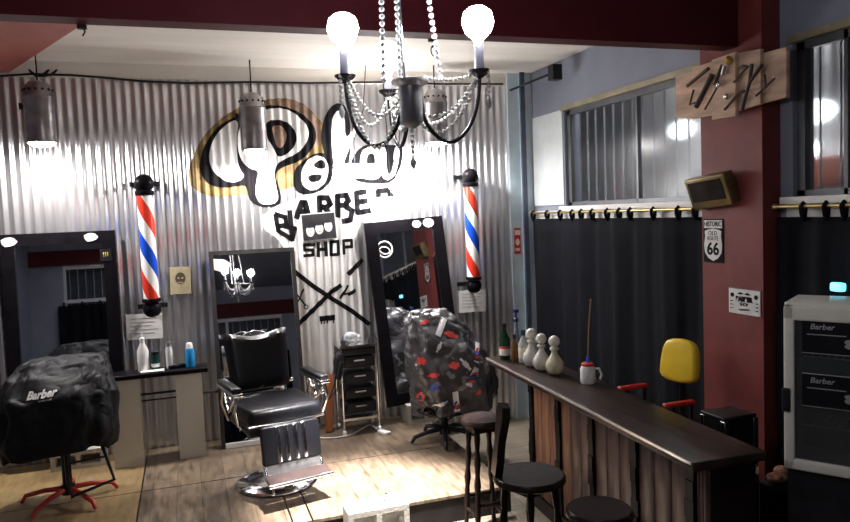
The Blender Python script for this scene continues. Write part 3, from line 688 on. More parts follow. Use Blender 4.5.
for (x, z, rz, w_, h_, m_) in ((-.24, .72, .6, .06, .07, CR), (.05, .91, -.4, .12, .05, CR), (-.17, .60, .2, .08, .035, CR), (.02, .66, .1, .09, .06, CR), (-.26, .43, -.2, .05, .07, CR), (-.15, 1.03, .2, .09, .035, CR), (.20, .42, .7, .05, .03, CR), (-.08, .82, .9, .10, .03, CW), (-.12, .36, .3, .12, .03, CW), (.12, .66, -.9, .13, .04, CW), (-.17, .50, .5, .06, .05, CB)):
    motif(x, z, w_, h_, rz, [(-.5, -.2, -.25, .25, 0), (-.2, .2, -.5, .5, 0), (.2, .5, -.3, .3, 0)], m_, .007)

# ------------------------------------------------------------------ trolley
tl = thing('trolley', (1.39, 6.24, 0), 'silver framed trolley with black drawers beside the tilted right mirror', 'trolley')
f_ = MB()
for x in (-.16, .16):
    for y in (-.13, .13): f_.cyl((x, y, .05), (x, y, .80), .010, 10)
for z in (.79, .14):
    f_.box(-.17, .17, -.14, .14, z-.012, z+.012)
f_.obj('frame', CHROME, tl)
for i, z in enumerate((.60, .46, .32, .19)):
    d = MB().rbox(-.145, .145, -.14, .12, z, z+.10, .02).obj('drawer', BLKPL, tl)
    MB().rbox(-.05, .05, -.152, -.138, z+.06, z+.072, .004).obj('drawer_handle', STEEL, d)
MB().rbox(-.165, .165, -.135, .135, .71, .77, .01).obj('top_tray', BLKPL, tl)
for x in (-.16, .16):
    for y in (-.13, .13): MB().lathe([(0, -.012), (.024, -.012), (.024, .012), (0, .012)], 14, M=Matrix.Translation((x, y, .025)) @ Matrix.Rotation(PI/2, 4, 'Y')).cyl((x, y, .03), (x, y, .06), .008).obj('castor', WHPL, tl)
hd = thing('hair_dryer', (1.20, 6.10, .66), 'black hair dryer hanging from the left side of the trolley', 'hair dryer', rot=(0, .3, .4))
MB().lathe([(.03, -.10), (.032, -.05), (.045, 0), (.045, .07), (.03, .09)], 16).obj('barrel', BLKPL, hd); MB().rbox(-.02, .02, -.015, .015, -.02, .02, .005, Matrix.Translation((.0, -.05, -.06)) @ Matrix.Diagonal((1, 1, 4, 1))).obj('handle', BLKPL, hd)
MB().tube([(0, -.05, -.13), (.03, -.03, -.22), (-.02, 0, -.32), (.02, .02, -.2), (0, 0, -.05), (-.04, .02, .08), (.02, .05, .13)], .006, 6).obj('cord', BLKPL, hd)
# tools on the trolley
p0 = (1.39, 6.24, .802)
o = MB().sph((0, 0, .05), .05, sc=(1.3, .8, .9)).sph((.06, 0, .035), .035).obj('clear_bag', mat('frosted_film', (.55, .55, .57), .3, var=.4, scale=25, bump=.5), None, (1.36, 6.26, .805)); tag(o, 'crumpled clear plastic bag on top of the trolley', 'bag')
for dx, dy, r_, lab in ((-.11, -.06, .2, 'black hair trimmer on the left of the trolley top'), (.10, -.07, -.4, 'black hair trimmer on the right of the trolley top')):
    t = thing('hair_trimmer', (1.39+dx, 6.24+dy, .803), lab, 'trimmer', 'trimmers on the trolley', rz=r_)
    MB().rbox(-.02, .02, -.06, .05, 0, .035, .01).obj('body', BLKPL, t); MB().box(-.016, .016, -.075, -.06, .006, .028).obj('blade', STEEL, t)
    MB().tube([(0, .05, .018), (.02, .08, .05), (.05, .06, .07), (.07, .09, .01)], .003, 6).obj('cord', BLKPL, t)
# plank and cable
pk = MB().rbox(-.033, .033, -.012, .012, 0, .53, .006).obj('wooden_plank', AMBER, None, (1.12, 6.27, 0.003)); pk.rotation_euler = (math.radians(-20), math.radians(7), 0)
tag(pk, 'orange brown wooden plank leaning beside the trolley', 'plank')
pts = [on(x, y, 2, .008) for x, y in [(310, 430), (318, 437), (332, 438), (350, 435), (362, 429), (370, 425), (378, 430), (384, 433)]]
sp_ = []
for i in range(len(pts)-1):
    for q in range(4):
        t_ = q/4; p1, p2 = pts[i], pts[i+1]; p0_ = pts[max(i-1, 0)]; p3 = pts[min(i+2, len(pts)-1)]
        sp_.append(.5*((2*p1)+(-p0_+p2)*t_+(2*p0_-5*p1+4*p2-p3)*t_*t_+(-p0_+3*p1-3*p2+p3)*t_**3))
cb = MB().tube(sp_, .007, 8).rbox(-.03, .03, -.06, .06, -.006, .02, .006, Matrix.Translation(pts[-1]) @ Matrix.Rotation(.5, 4, 'Z')).obj('power_strip_cable', WHPL)
tag(cb, 'white power cable with plug lying on the deck in front of the trolley', 'cable')

# ------------------------------------------------------------------ bar counter
CT = .78; A = Vector((2.209, 5.164)); B = Vector((2.095, 2.584)); wv = Vector((.40, .018))
ax = (B-A).normalized(); ang = math.atan2(ax.y, ax.x)+PI/2    # local -y runs along the bar towards the camera
ct = thing('bar_counter', (A.x, A.y, ZL), 'long dark wooden bar counter with plank front running to the lower right', 'counter', rz=ang)
LN = (B-A).length; WD = .40; hz = CT-ZL
top = MB().rbox(0, WD, -LN, 0, hz-.045, hz, .006).obj('countertop', TOPW, ct)
MB().box(-.006, .002, -LN+.01, -.01, hz-.014, hz-.001).obj('edge_highlight', mat('pale_highlight', (.75, .70, .65), .25, .6, var=.2), top)  # painted highlight along the front edge of the top
fx = .10; y_far = -.62
MB().box(fx+.03, WD-.03, -LN+.04, y_far, .0, hz-.046).obj('carcass', DWOOD, ct)
y = y_far; rnd = random.Random(4); k = 0; ys = []
posts = [y_far, y_far-.42, y_far-.86, y_far-1.32, y_far-1.80]
for i in range(5):
    p = MB(); yy = posts[i]; n_ = 10
    # rough bark-edged post
    pts_ = []
    for q in range(n_+1): pts_.append((fx-.004+rnd.uniform(-.006, .006), hz*.94*q/n_))
    for q in range(n_):
        w0 = .028+rnd.uniform(-.006, .006)
        p.box(pts_[q][0]-.014, fx+.03, yy-w0-.02, yy+w0-.02, hz*.944*q/n_, hz*.944*(q+1)/n_)
    p.obj('bark_post', BLACK, ct)
for i in range(5):
    y1 = posts[i]-.05; y0 = (posts[i+1] if i < 4 else -LN+.04)
    n_ = 3 if i else 3; w_ = (y1-y0)/n_
    for q in range(n_):
        MB().rbox(fx-.002, fx+.029, y1-(q+1)*w_+.003, y1-q*w_-.003, .10, hz-.05, .003, seg=1).obj('front_plank', PLANKW if i < 1 or (i == 1 and q == 0) else mat('dimmed_brown_plank', (.10, .06, .05), .33, var=.4, scale=5, bump=.2, bscale=18, stretch=(4, 4, .4)), ct)  # brown planks darkened in colour where the bar front falls into shade
MB().box(fx-.02, fx+.03, -LN+.04, y_far, .0, .10).obj('plinth', DWOOD, ct)
# things on the bar
GL = mat('dark_green_glass', (.008, .05, .02), .1, trans=.3, var=.1)
zc = CT+.001
bottle('liquor_bottle', put(505, 359, zc), [(.034, 0), (.036, .008), (.036, .14), (.014, .19), (.013, .215)], GL, 'dark green liquor bottle with red and white label at the far end of the bar', 'bottle', [(.015, .215), (.015, .245)], BLKPL, [(.0365, .03), (.0365, .075)], PAPER)
MB().lathe([(.037, .075), (.037, .092)], 20).obj('red_band', REDP, bpy.data.objects['liquor_bottle'])
bottle('amber_bottle', put(515, 361, zc), [(.022, 0), (.024, .006), (.024, .10), (.010, .135), (.009, .15)], mat('amber_glass', (.22, .11, .03), .12, trans=.3, var=.2), 'small amber bottle between the green bottle and the whisky bottle', 'bottle', [(.011, .15), (.011, .18)], BLKPL)
bottle('whisky_bottle', put(524, 362, zc), [(.034, 0), (.036, .008), (.036, .125), (.013, .165), (.012, .18)], mat('clear_spirit_glass', (.55, .58, .56), .1, trans=.3, var=.1), 'clear bottle with cream label beside the ball stopped decanters', 'bottle', [(.015, .18), (.015, .215)], mat('teal_cap', (.01, .05, .06), .3, var=.1), [(.0365, .03), (.0365, .10)], mat('cream_label', (.75, .70, .55), .7, var=.1))
bottle('soda_siphon', put(517, 356, zc), [(.026, 0), (.026, .10), (.014, .16), (.012, .24)], mat('clear_blue_glass', (.40, .45, .60), .1, trans=.4, var=.1), 'tall slim bottle with dark blue pump behind the amber bottle', 'bottle', [(.017, .24), (.02, .26), (.008, .27), (.008, .30), (.022, .305), (.02, .325)], mat('navy_plastic', (.015, .02, .12), .3, var=.1))
for n_ in ('liquor_bottle', 'amber_bottle', 'whisky_bottle', 'soda_siphon'): bpy.data.objects[n_].scale = (1.15, 1.15, 1.15)
FR = mat('frosted_white_glass', (.66, .64, .60), .25, trans=.15, var=.08); FY = mat('pale_liquid_glass', (.66, .62, .46), .2, trans=.15, var=.1)
for (px, py, m_, lab, h_) in ((532, 366, FR, 'white round decanter with ball stopper next to the cream labelled bottle', 1.06), (542, 370, FR, 'middle one of the three white decanters with ball stoppers', 1), (555, 374, FY, 'round decanter of pale yellow liquid with ball stopper nearest the mug', 1.02)):
    t = thing('decanter', put(px, py, zc), lab, 'decanter', 'ball stopper decanters on the bar'); s = h_*1.2
    MB().lathe([(.026*s, 0), (.043*s, .012*s), (.054*s, .04*s), (.050*s, .07*s), (.030*s, .10*s), (.018*s, .12*s), (.016*s, .135*s)], 24).obj('body', m_, t)
    MB().lathe([(.016*s, .135*s), (.026*s, .142*s), (.026*s, .152*s), (.015*s, .16*s)], 20).sph((0, 0, .19*s), .033*s).obj('ball_stopper', FR, t)
t = thing('mug', put(588, 383, zc), 'white mug with red straw lid and long stick standing on the bar', 'mug')
MB().lathe([(.034, 0), (.038, .006), (.038, .075), (.030, .09)], 24).obj('body', WHPL, t)
MB().tube([(.036, .0, .07), (.06, -.01, .07), (.072, -.014, .04), (.065, -.012, .015)], .006, 8).obj('handle', WHPL, t)
MB().lathe([(.031, .09), (.032, .10), (.02, .108)], 20).obj('lid', REDP, t)
t.scale = (1.3, 1.3, 1.3)
o = MB().tube([(0, 0, .10), (.006, 0, .14)], .008, 8).obj('straw_sleeve', mat('bright_blue_plastic', (.05, .1, .7), .3, var=.1), t)
MB().tube([(.003, 0, .13), (.012, .0, .28), (.028, 0, .43)], .004, 6).obj('stick', mat('bamboo_stick', (.32, .18, .09), .5, var=.3), t)

# ------------------------------------------------------------------ stools
def stool(loc, label, h=.79, r=.155, rz=0, back=False, legr=.018, group='dark wooden bar stools'):
    t = thing('bar_stool', loc, label, 'stool', group, rz=rz)
    MB().lathe([(0, h-.042), (r-.02, h-.042), (r, h-.03), (r, h-.012), (r-.012, h), (r*.6, h-.004), (0, h-.006)], 32).obj('seat', DWOOD, t)
    for i in range(4):
        a = PI/4+i*PI/2; c, s = math.cos(a), math.sin(a); r0, r1 = r*.66, r*1.0
        pr = [(0, 1.0), (.12, 1.1), (.2, .8), (.3, 1.25), (.42, .85), (.5, 1.3), (.58, .85), (.75, 1.15), (.86, .8), (1, .95)]
        MB().tube([(c*(r0+(r1-r0)*u), s*(r0+(r1-r0)*u), (h-.04)*(1-u)+.001) for u, _ in pr], [legr*k_ for _, k_ in pr], 10).obj('leg', DWOOD, t)
    for z, k_ in ((.24, .70), (.16, .78)):
        rr_ = r*.66+(r*.34)*(1-z/h)
        c = rr_*.707
        for s in (-1, 1):
            if z == .24: MB().cyl((-c, s*c, z), (c, s*c, z), .012).obj('stretcher', DWOOD, t)
            else: MB().cyl((s*c, -c, z), (s*c, c, z), .012).obj('stretcher', DWOOD, t)
    MB().box(-.1, .1, -.1, .1, h-.075, h-.042).obj('apron', DWOOD, t)
    return t
stool((1.765, 4.22, ZL), 'round dark bar stool with turned legs furthest back, beside the deck edge', r=.145)
s2 = stool((1.585, 3.20, ZL), 'dark bar stool with carved narrow backrest, in the middle at the bar', r=.185, rz=math.radians(20))
# carved backrest (in the plane of its board, seen edge-on)
prof = [(-.045, 0), (.045, 0), (.055, .08), (.04, .18), (.06, .25), (.075, .31), (.055, .36), (.0, .375), (-.055, .36), (-.075, .31), (-.06, .25), (-.04, .18), (-.055, .08)]
Mk = Matrix.Rotation(math.radians(-20), 4, 'Z') @ Matrix.Translation((-.15, .07, .785)) @ Matrix.Rotation(math.radians(78), 4, 'Z') @ Matrix.Rotation(math.radians(90+8), 4, 'X')
MB().prism(prof, -.02, .02, M=Mk).obj('backrest', DWOOD, s2)
stool((1.68, 2.70, ZL), 'low dark round bar stool nearest the camera at the bottom edge', r=.15, rz=.3)

# ------------------------------------------------------------------ curtains
def curtain(y0, y1, z0, z1, label, seed, tabs, x=XR-.075):
    rnd = random.Random(seed); mb = MB(); n = int((y1-y0)/.012); vs = []; fs = []
    ph = [rnd.uniform(0, 6) for _ in range(5)]
    rows = 14
    for j in range(rows+1):
        z = z0+(z1-z0)*j/rows
        for i in range(n+1):
            y = y0+(y1-y0)*i/n
            w = .016*math.sin(2*PI*y/.34+ph[0]+2.2*math.sin(y*2.6+ph[3]))+.003*math.sin(2*PI*y/.13+ph[1]+2.4*math.sin(y*2+ph[4]))+.02*math.sin(2*PI*y/.62+ph[2]+.4*z)
            w *= .55+.45*(1-j/rows)+.1
            vs.append((x+w, y+.008*math.sin(z*4+y*9), z))
    for j in range(rows):
        for i in range(n): a = j*(n+1)+i; fs.append((a, a+n+1, a+n+2, a+1))
    mb.add(vs, fs, True)
    t = thing('curtain', (0, 0, 0), label, 'curtain', 'dark tab top curtains')
    o = mb.obj('cloth', CURT, t); o.modifiers.new('t', 'SOLIDIFY').thickness = .003
    for y in tabs:
        zz = rod_z
        MB().tube([(x-.0, y, z1-.02), (x-.018, y-.004, (z1+zz)/2), (x-.016, y, zz), (x, y, zz+.018), (x+.018, y, zz), (x+.012, y+.004, z1-.02)], .013, 6).obj('curtain_tab', CURT, t)
    return t
rod_z = 1.90
def rod(y0, y1, label):
    t = thing('curtain_rod', (XR-.075, y0, rod_z), label, 'curtain rod', 'curtain rods')
    MB().cyl((0, 0, 0), (0, y1-y0, 0), .011, 12).obj('pole', GOLD, t)
    for y in (.06, y1-y0-.06): MB().cyl((0, y, 0), (.075, y, 0), .008).obj('bracket', GOLD, t)
    MB().sph((0, 0, 0), .018).sph((0, y1-y0, 0), .018).obj('finials', GOLD, t)
rod(3.85, 6.36, 'brass curtain rod left of the red column'); rod(1.3, 3.28, 'curtain rod right of the red column')
def tabs_px(pxs): return [on(p, 210, 0, XR-.075).y for p in pxs]
curtain(3.84, 6.36, ZL+.02, 1.845, 'long dark navy curtain covering the window wall left of the red column', 5, tabs_px([533, 547, 560, 572, 581, 592, 607, 619, 630, 653, 678, 695]))
curtain(1.4, 3.27, ZL+.02, 1.84, 'dark curtain behind the drinks fridge right of the red column', 8, [3.08, 2.93, 2.82, 2.62, 2.4, 2.1, 1.8, 1.5])
# window wall below the panes is glazed too: lit strip between rod and curtain
# curtain behind the camera
vs = []; fs = []; mb = MB()
for i in range(360):
    x = -2.5+i*.0125; y = YF+.10+.025*math.sin(x*33+math.sin(x*7)); vs += [(x, y, ZL), (x, y, 1.93)]
for i in range(359): fs.append((2*i, 2*i+1, 2*i+3, 2*i+2))
mb.add(vs, fs, True)
t = thing('curtain', (0, 0, 0), 'dark curtain seen reflected in the mirrors on the wall opposite', 'curtain')
mb.obj('cloth', CURT, t)
for i in range(14): MB().tube([(-2.4+i*.33, YF+.10, 1.91), (-2.39+i*.33, YF+.09, 2.0)], .02, 6).obj('curtain_tab', CURT, t)

# ------------------------------------------------------------------ on the red column (facing -x)
XC = 3.20
MX = Matrix(((0, 0, -1, 0), (-1, 0, 0, 0), (0, 1, 0, 0), (0, 0, 0, 1)))     # local x -> -y, y -> z, z -> -x
def onx(px, py, x=XC): return on(px, py, 0, x)
def plate(name, pxa, pya, pxb, pyb, m, label, cat, th=.006):
    a = onx(pxa, pya); b_ = onx(pxb, pyb); c = (a+b_)/2; w = abs(a.y-b_.y); h = abs(a.z-b_.z)
    t = thing(name, (XC, c.y, c.z), label, cat)
    MB().box(-w/2, w/2, -h/2, h/2, .001, th, MX).obj('panel', m, t); return t, w, h
SW = mat('enamel_white', (.72, .71, .70), .4, var=.08, scale=15)
t, w, h = plate('route_sign', 704, 219, 724, 263, INK, 'black and white HISTORIC OLD ROUTE 66 sign on the red column', 'sign')
def mx(z): return MX @ Matrix.Translation((0, 0, z))
MB().box(-w*.46, w*.46, h*.29, h*.47, .006, .0075, MX).obj('white_strip', SW, t)
shd = [(-.42, .22), (-.3, .25), (0, .28), (.3, .25), (.42, .22), (.40, .1), (.46, -.1), (.42, -.28), (.25, -.40), (0, -.47), (-.25, -.40), (-.42, -.28), (-.46, -.1), (-.40, .1)]
MB().prism([(x*w, z*h) for x, z in shd], .006, .0075, M=MX).obj('shield', SW, t)
lt = text_mb('HISTORIC', h*.155, None, MX @ Matrix.Translation((0, h*.38, .008)), .0008, sx=.82, bold=.001)
text_mb('OLD', h*.14, lt, MX @ Matrix.Translation((0, h*.17, .008)), .0008); text_mb('ROUTE', h*.14, lt, MX @ Matrix.Translation((0, h*.05, .008)), .0008, sx=.8)
text_mb('66', h*.40, lt, MX @ Matrix.Translation((0, -h*.2, .008)), .0008, bold=.003); lt.obj('lettering', INK, t)
t, w, h = plate('barber_sign', 729.5, 287, 761, 317, SW, 'small white BARBER SHOP sign with moustache low on the red column', 'sign')
lt = text_mb('BARBER', h*.24, None, MX @ Matrix.Translation((0, h*.08, .0065)), .0008, bold=.004); text_mb('SHOP', h*.17, lt, MX @ Matrix.Translation((0, -h*.12, .0065)), .0008, bold=.001)
for s in (-1, 1):
    lt.prism([(0, h*.30), (s*w*.12, h*.36), (s*w*.22, h*.27), (s*w*.1, h*.26)], .0062, .008, M=MX)
    lt.prism([(s*w*.38+x*w, h*.22+z*h) for x, z in ell(0, 0, .06, .09, 10)], .0062, .008, M=MX)
    for k in range(3): lt.prism([(s*w*.32, -h*.02-k*h*.14), (s*w*.45, h*.0-k*h*.14), (s*w*.44, -h*.05-k*h*.14)], .0062, .008, M=MX)
lt.prism([(-w*.2, -h*.32), (w*.15, -h*.27), (w*.2, -h*.32), (-w*.1, -h*.37)], .0062, .008, M=MX)
lt.prism([(x*w, z*h) for x, z in ((-.5, .5), (.5, .5), (.5, .48), (-.5, .48))], .0062, .0075, M=MX)
lt.obj('lettering', INK, t)
# gold framed light box
c = onx(713, 190, XC-.05); t = thing('framed_wall_lamp', (XC, c.y, c.z), 'gold and black box lamp tilted on the red column above the route sign', 'wall lamp')
Mt = Matrix.Rotation(math.radians(-4), 4, 'X') @ Matrix.Translation((-.05, 0, 0)) @ Matrix.Rotation(math.radians(-18), 4, 'Y') @ MX
MB().rbox(-.19, .17, -.105, .10, -.04, .04, .012, Mt).obj('housing', mat('antique_gold', (.20, .15, .07), .35, .7, var=.25), t)
MB().box(-.155, .135, -.055, .075, .039, .046, Mt).obj('screen', mat('smoked_glass', (.03, .025, .025), .12, var=.3), t)
MB().box(-.03, .03, -.03, .03, -.07, -.04, Mt).obj('bracket', BLACKM, t)
# wood sign of five boards with iron pieces
sc_ = onx(735, 85); t = thing('plank_sign', sc_, 'rustic sign of five pale boards with iron barber tools high on the red column', 'sign')
def bd(px0, px1, pyt0, pyt1, pyb0, pyb1, z):
    q = [onx(px0, pyt0, XC-z), onx(px1, pyt1, XC-z), onx(px1, pyb1, XC-z), onx(px0, pyb0, XC-z)]
    pts_ = [(-(p.y-sc_.y), p.z-sc_.z) for p in q]
    MB().prism(pts_, z-.012, z+.012, M=MX).obj('board', RAWW, t)
bd(677, 695, 77, 71, 117, 119, .030); bd(694, 716, 68, 61, 119, 115, .056); bd(713.5, 737, 60, 52, 120, 116, .084); bd(735, 762, 54, 49, 112, 104, .056); bd(761, 788, 54, 47, 104, 97, .030)
ir = MB(); Ti = (640, 0, 4.014)
def ip(x, y, z=.115): p = onx(Ti[0]+x/Ti[2], Ti[1]+y/Ti[2], XC-z); return (p.x-sc_.x, p.y-sc_.y, p.z-sc_.z)
for seg, r_ in (([(190, 345), (275, 275)], .012), ([(225, 430), (290, 300)], .016), ([(215, 360), (200, 420), (250, 400)], .007), ([(330, 260), (300, 340)], .010), ([(340, 440), (400, 370), (420, 365)], .008),
                ([(375, 330), (430, 270)], .006), ([(450, 255), (440, 330), (410, 440)], .010), ([(490, 260), (440, 330)], .010), ([(500, 300), (505, 350), (465, 385)], .007), ([(540, 315), (490, 360)], .007), ([(395, 275), (415, 262), (435, 268)], .005), ([(260, 440), (310, 350)], .006)):
    ir.tube([ip(*p) for p in seg], r_, 8)
ir.obj('iron_tools', mat('rusty_iron', (.07, .05, .045), .5, .6, var=.4), t)
MB().tube([ip(335, 300), ip(345, 262)], .018, 10).sph(ip(348, 388), .02).sph(ip(318, 340), .02).obj('chrome_tools', CHROME, t)
MB().tube([ip(350, 250), ip(362, 235)], .024, 10).obj('clipper_guard', mat('worn_yellow', (.5, .28, .06), .5, var=.2), t)

# ------------------------------------------------------------------ drinks fridge
fc = on(784, 468, 0, 2.57); ft_ = on(776.5, 305, 0, 2.57)
fw, fd = .54, .35; ztop = ft_.z+.0; zb = fc.z
fdir = Vector((.55, -.835, 0)).normalized(); fa = math.atan2(fdir.y, fdir.x)
fr = thing('drinks_fridge', (fc.x, fc.y, ZL), 'white glass door drinks fridge at the right edge with bar counter before it', 'fridge', rz=fa)
# local x along front to the right, local y into the fridge
Z = lambda z: z-ZL
WF = mat('fridge_white', (.74, .72, .66), .35, var=.05)
cb_ = MB().box(0, .03, .05, fd, Z(zb)+.0, Z(ztop)).box(fw-.03, fw, .05, fd, Z(zb)+.0, Z(ztop)).box(0.03, fw-.03, fd-.03, fd, Z(zb)+.0, Z(ztop)).rbox(-.004, fw+.004, .045, fd, Z(ztop)-.03, Z(ztop)+.012, .005).box(0.03, fw-.03, .05, fd-.03, Z(zb), Z(zb)+.03)
cb_.obj('cabinet', WF, fr)
MB().box(.01, fw-.01, .03, fd, 0, Z(zb)-.003).obj('base_grille', BLKPL, fr)
d_ = MB(); ds = .045
d_.rbox(0, ds, 0, .045, Z(zb), Z(ztop), .008).rbox(fw-ds, fw, 0, .045, Z(zb), Z(ztop), .008).rbox(0, fw, 0, .045, Z(ztop)-.065, Z(ztop), .008).rbox(0, fw, 0, .045, Z(zb), Z(zb)+.05, .008)
door = d_.obj('door', WF, fr)
MB().box(ds, fw-ds, .018, .024, Z(zb)+.05, Z(ztop)-.06).obj('door_glass', mat('dark_fridge_glass', (.35, .38, .40), .08, trans=.9, var=.01), door)
MB().rbox(-.006, .028, -.012, .03, Z(zb)+.27, Z(zb)+.38, .006).obj('handle', BLKPL, door)
for z in (Z(zb)+.20, Z(zb)+.32, Z(zb)+.52):
    s_ = MB()
    for i in range(16): s_.cyl((.04+i*.031, .07, z), (.04+i*.031, fd-.04, z), .002, 5)
    s_.cyl((.035, .07, z), (fw-.035, .07, z), .004, 6); s_.obj('shelf', STEEL, fr)
MB().box(.03, fw-.03, fd-.06, fd-.035, Z(zb), Z(ztop)-.04).obj('liner', mat('grey_liner', (.10, .10, .11), .5, var=.1), fr)
for z in (Z(zb)+.30, Z(zb)+.545):
    bn = MB().box(.075, fw-.05, .012, .016, z, z+.16).obj('banner', mat('black_banner', (.010, .009, .012), .4, var=.2), door)
    lt = text_mb('Barber', .035, None, Matrix.Translation((.155, .0112, z+.125)) @ MXZ, .0008, bold=.0005, shear=.2); lt.box(.095, .25, .0102, .012, z+.088, z+.092); lt.box(.075, fw-.05, .0102, .012, z+.153, z+.157).box(.075, fw-.05, .0102, .012, z+.003, z+.006)
    for q in range(7):
        a_ = q*.9; lt.prism([(.30+.04*math.cos(a_)+x, z+.055+.022*math.sin(a_)+y) for x, y in ell(0, 0, .022, .012, 8)], -.0118, -.0105, M=MXZ)
    lt.obj('banner_print', mat('banner_grey_print', (.35, .36, .38), .5, var=.2), bn)

# ------------------------------------------------------------------ child chair, box, bag behind the bar
ky = thing('child_chair', (2.81, 3.77, ZL), 'small chair with yellow back and red armrests behind the bar by the red column', 'chair', rz=0)
YEL = mat('yellow_vinyl', (.88, .60, .035), .3, var=.08)
zz = lambda z: z-ZL
pr = smooth_poly([(-.135, 0), (.135, 0), (.14, .12), (.12, .25), (.05, .28), (-.05, .28), (-.12, .25), (-.14, .12)], 2)
Mc = Matrix.Translation((.17, 0, zz(.79))) @ Matrix.Rotation(math.radians(14), 4, 'Z') @ Matrix.Rotation(math.radians(8), 4, 'Y') @ MX
bm = bmesh.new()
vsb = [bm.verts.new((x, y, 0)) for x, y in pr]; fb = bm.faces.new(vsb); ex = bmesh.ops.extrude_face_region(bm, geom=[fb])
for v in [g_ for g_ in ex['geom'] if isinstance(g_, bmesh.types.BMVert)]: v.co.z += .07
bmesh.ops.recalc_face_normals(bm, faces=bm.faces[:])
es = [e_ for e_ in bm.edges if abs(e_.verts[0].co.z-e_.verts[1].co.z) < 1e-6]
bmesh.ops.bevel(bm, geom=es, offset=.025, segments=4, profile=.5, affect='EDGES')
MB().frombm(bm, True, Mc).obj('backrest', YEL, ky)
MB().rbox(-.22, .14, -.19, .19, zz(.44), zz(.53), .03).obj('seat', REDP, ky)
for s in (-1, 1):
    MB().rbox(-.15, .07, s*.235-.022, s*.235+.022, zz(.715), zz(.745), .012).obj('armrest', REDP, ky)
    MB().cyl((-.08, s*.235, zz(.48)), (-.08, s*.235, zz(.72)), .012).cyl((.05, s*.235, zz(.48)), (.05, s*.235, zz(.72)), .012).cyl((-.1, s*.235, zz(.48)), (.12, s*.235, zz(.48)), .012).obj('arm_support', BLACKM, ky)
MB().cyl((.16, 0, zz(.48)), (.18, 0, zz(.9)), .02).lathe([(.04, .03), (.04, .5), (.08, .63)], 16).obj('column', BLACKM, ky)
star_base(ky, 5, .26, BLACKM, .05, .3)
bx = thing('black_cabinet', (2.85, 3.21, ZL), 'low black cabinet with chrome corner posts in front of the red column', 'cabinet')
MB().rbox(-.10, .10, -.08, .09, .0, zz(.735), .008).obj('body', BLACK, bx); MB().rbox(-.115, .115, -.09, .095, zz(.735), zz(.755), .005).obj('cabinet_top', BLACKM, bx)
for x, y in ((-.10, -.082), (.10, -.082), (-.10, .085)): MB().rbox(x-.018, x+.018, y-.018, y+.012, .0, zz(.735), .004).obj('corner_post', CHROME, bx)
bgp = on(768, 480, 2, ZL+.5)
t = MB().sph((0, 0, .03), .05, 8, (1.3, 1, .5)).sph((.05, .02, .05), .04, 8, (1, 1, .8)).sph((-.04, -.03, .05), .03, 8, (1.2, 1, .8))
sb = thing('low_crate', (3.035, 3.05, ZL), 'low black crate at the foot of the red column beside the fridge', 'crate')
MB().rbox(-.06, .06, -.07, .07, 0, .54, .006).obj('body', BLACK, sb); MB().rbox(-.065, .065, -.075, .075, .54, .555, .004).obj('lid', BLACKM, sb)
o = t.obj('crumpled_cloth', mat('patterned_rag', (.45, .22, .13), .8, var=.6, scale=30), None, (3.035, 3.05, ZL+.555+.006)); tag(o, 'crumpled reddish patterned cloth on the low crate beside the fridge', 'cloth')

# ------------------------------------------------------------------ can lamps, hanging tube lamps, cables
CANM = mat('grey_can_metal', (.33, .31, .32), .35, .7, var=.25, scale=12)
def can_lamp(px, py0, py1, label, energy, ball=False):
    y = 6.2; a = on(px, py0, 1, y); b_ = on(px+2, py1, 1, y); h = a.z-b_.z; r = .108
    t = thing('can_lamp', (b_.x, y, b_.z), label, 'lamp', 'metal can lamps above the wall')
    MB().lathe([(r, 0), (r, h*.72), (r+.005, h*.73), (r+.005, h*.76), (r*.98, h*.77), (r*.9, h*.92), (r*.6, h), (.03, h+.01)], 28).lathe([(r-.004, 0), (r-.004, h*.7), (.02, h*.72)], 28).obj('can', CANM, t)
    v = MB()
    for k in range(7):
        a_ = -PI*.95+k*PI*.15; v.sph((r*math.cos(a_)*.955, r*math.sin(a_)*.955, h*.86), .010, 6)
    v.obj('vent_holes', BLACKM, t)
    MB().tube([(-r-.02, 0, h*.55), (-r-.02, 0, h*.65)], .014, 8).cyl((-r, 0, h*.6), (-r-.03, 0, h*.6), .008).obj('side_knob', BLACKM, t)
    MB().cyl((0, 0, h), (0, 0, ZC-b_.z-.0), .006).obj('stem', BLACKM, t)
    if ball: MB().sph((0, 0, .0), .082).obj('bulb', TUBEL, t)
    else: MB().lathe([(0, -.035), (r*.5, -.028), (r*.8, -.012), (r-.006, .004), (r-.006, .02), (0, .02)], 28).obj('bulb', DISCL, t)
    l = light('can_light', 'AREA', (0, 0, -.045 if not ball else -.09), energy, NEUT, (0, 0, 0), shape='DISK', size=.19); l.parent = t
    return t
can_lamp(40, 82, 143, 'grey metal can lamp above the large left mirror', 21)
can_lamp(252.5, 94, 150, 'grey metal can lamp with glowing bulb over the big white letter P', 17, True)
can_lamp(434.5, 90, 143, 'grey metal can lamp above the tilted right mirror', 20)
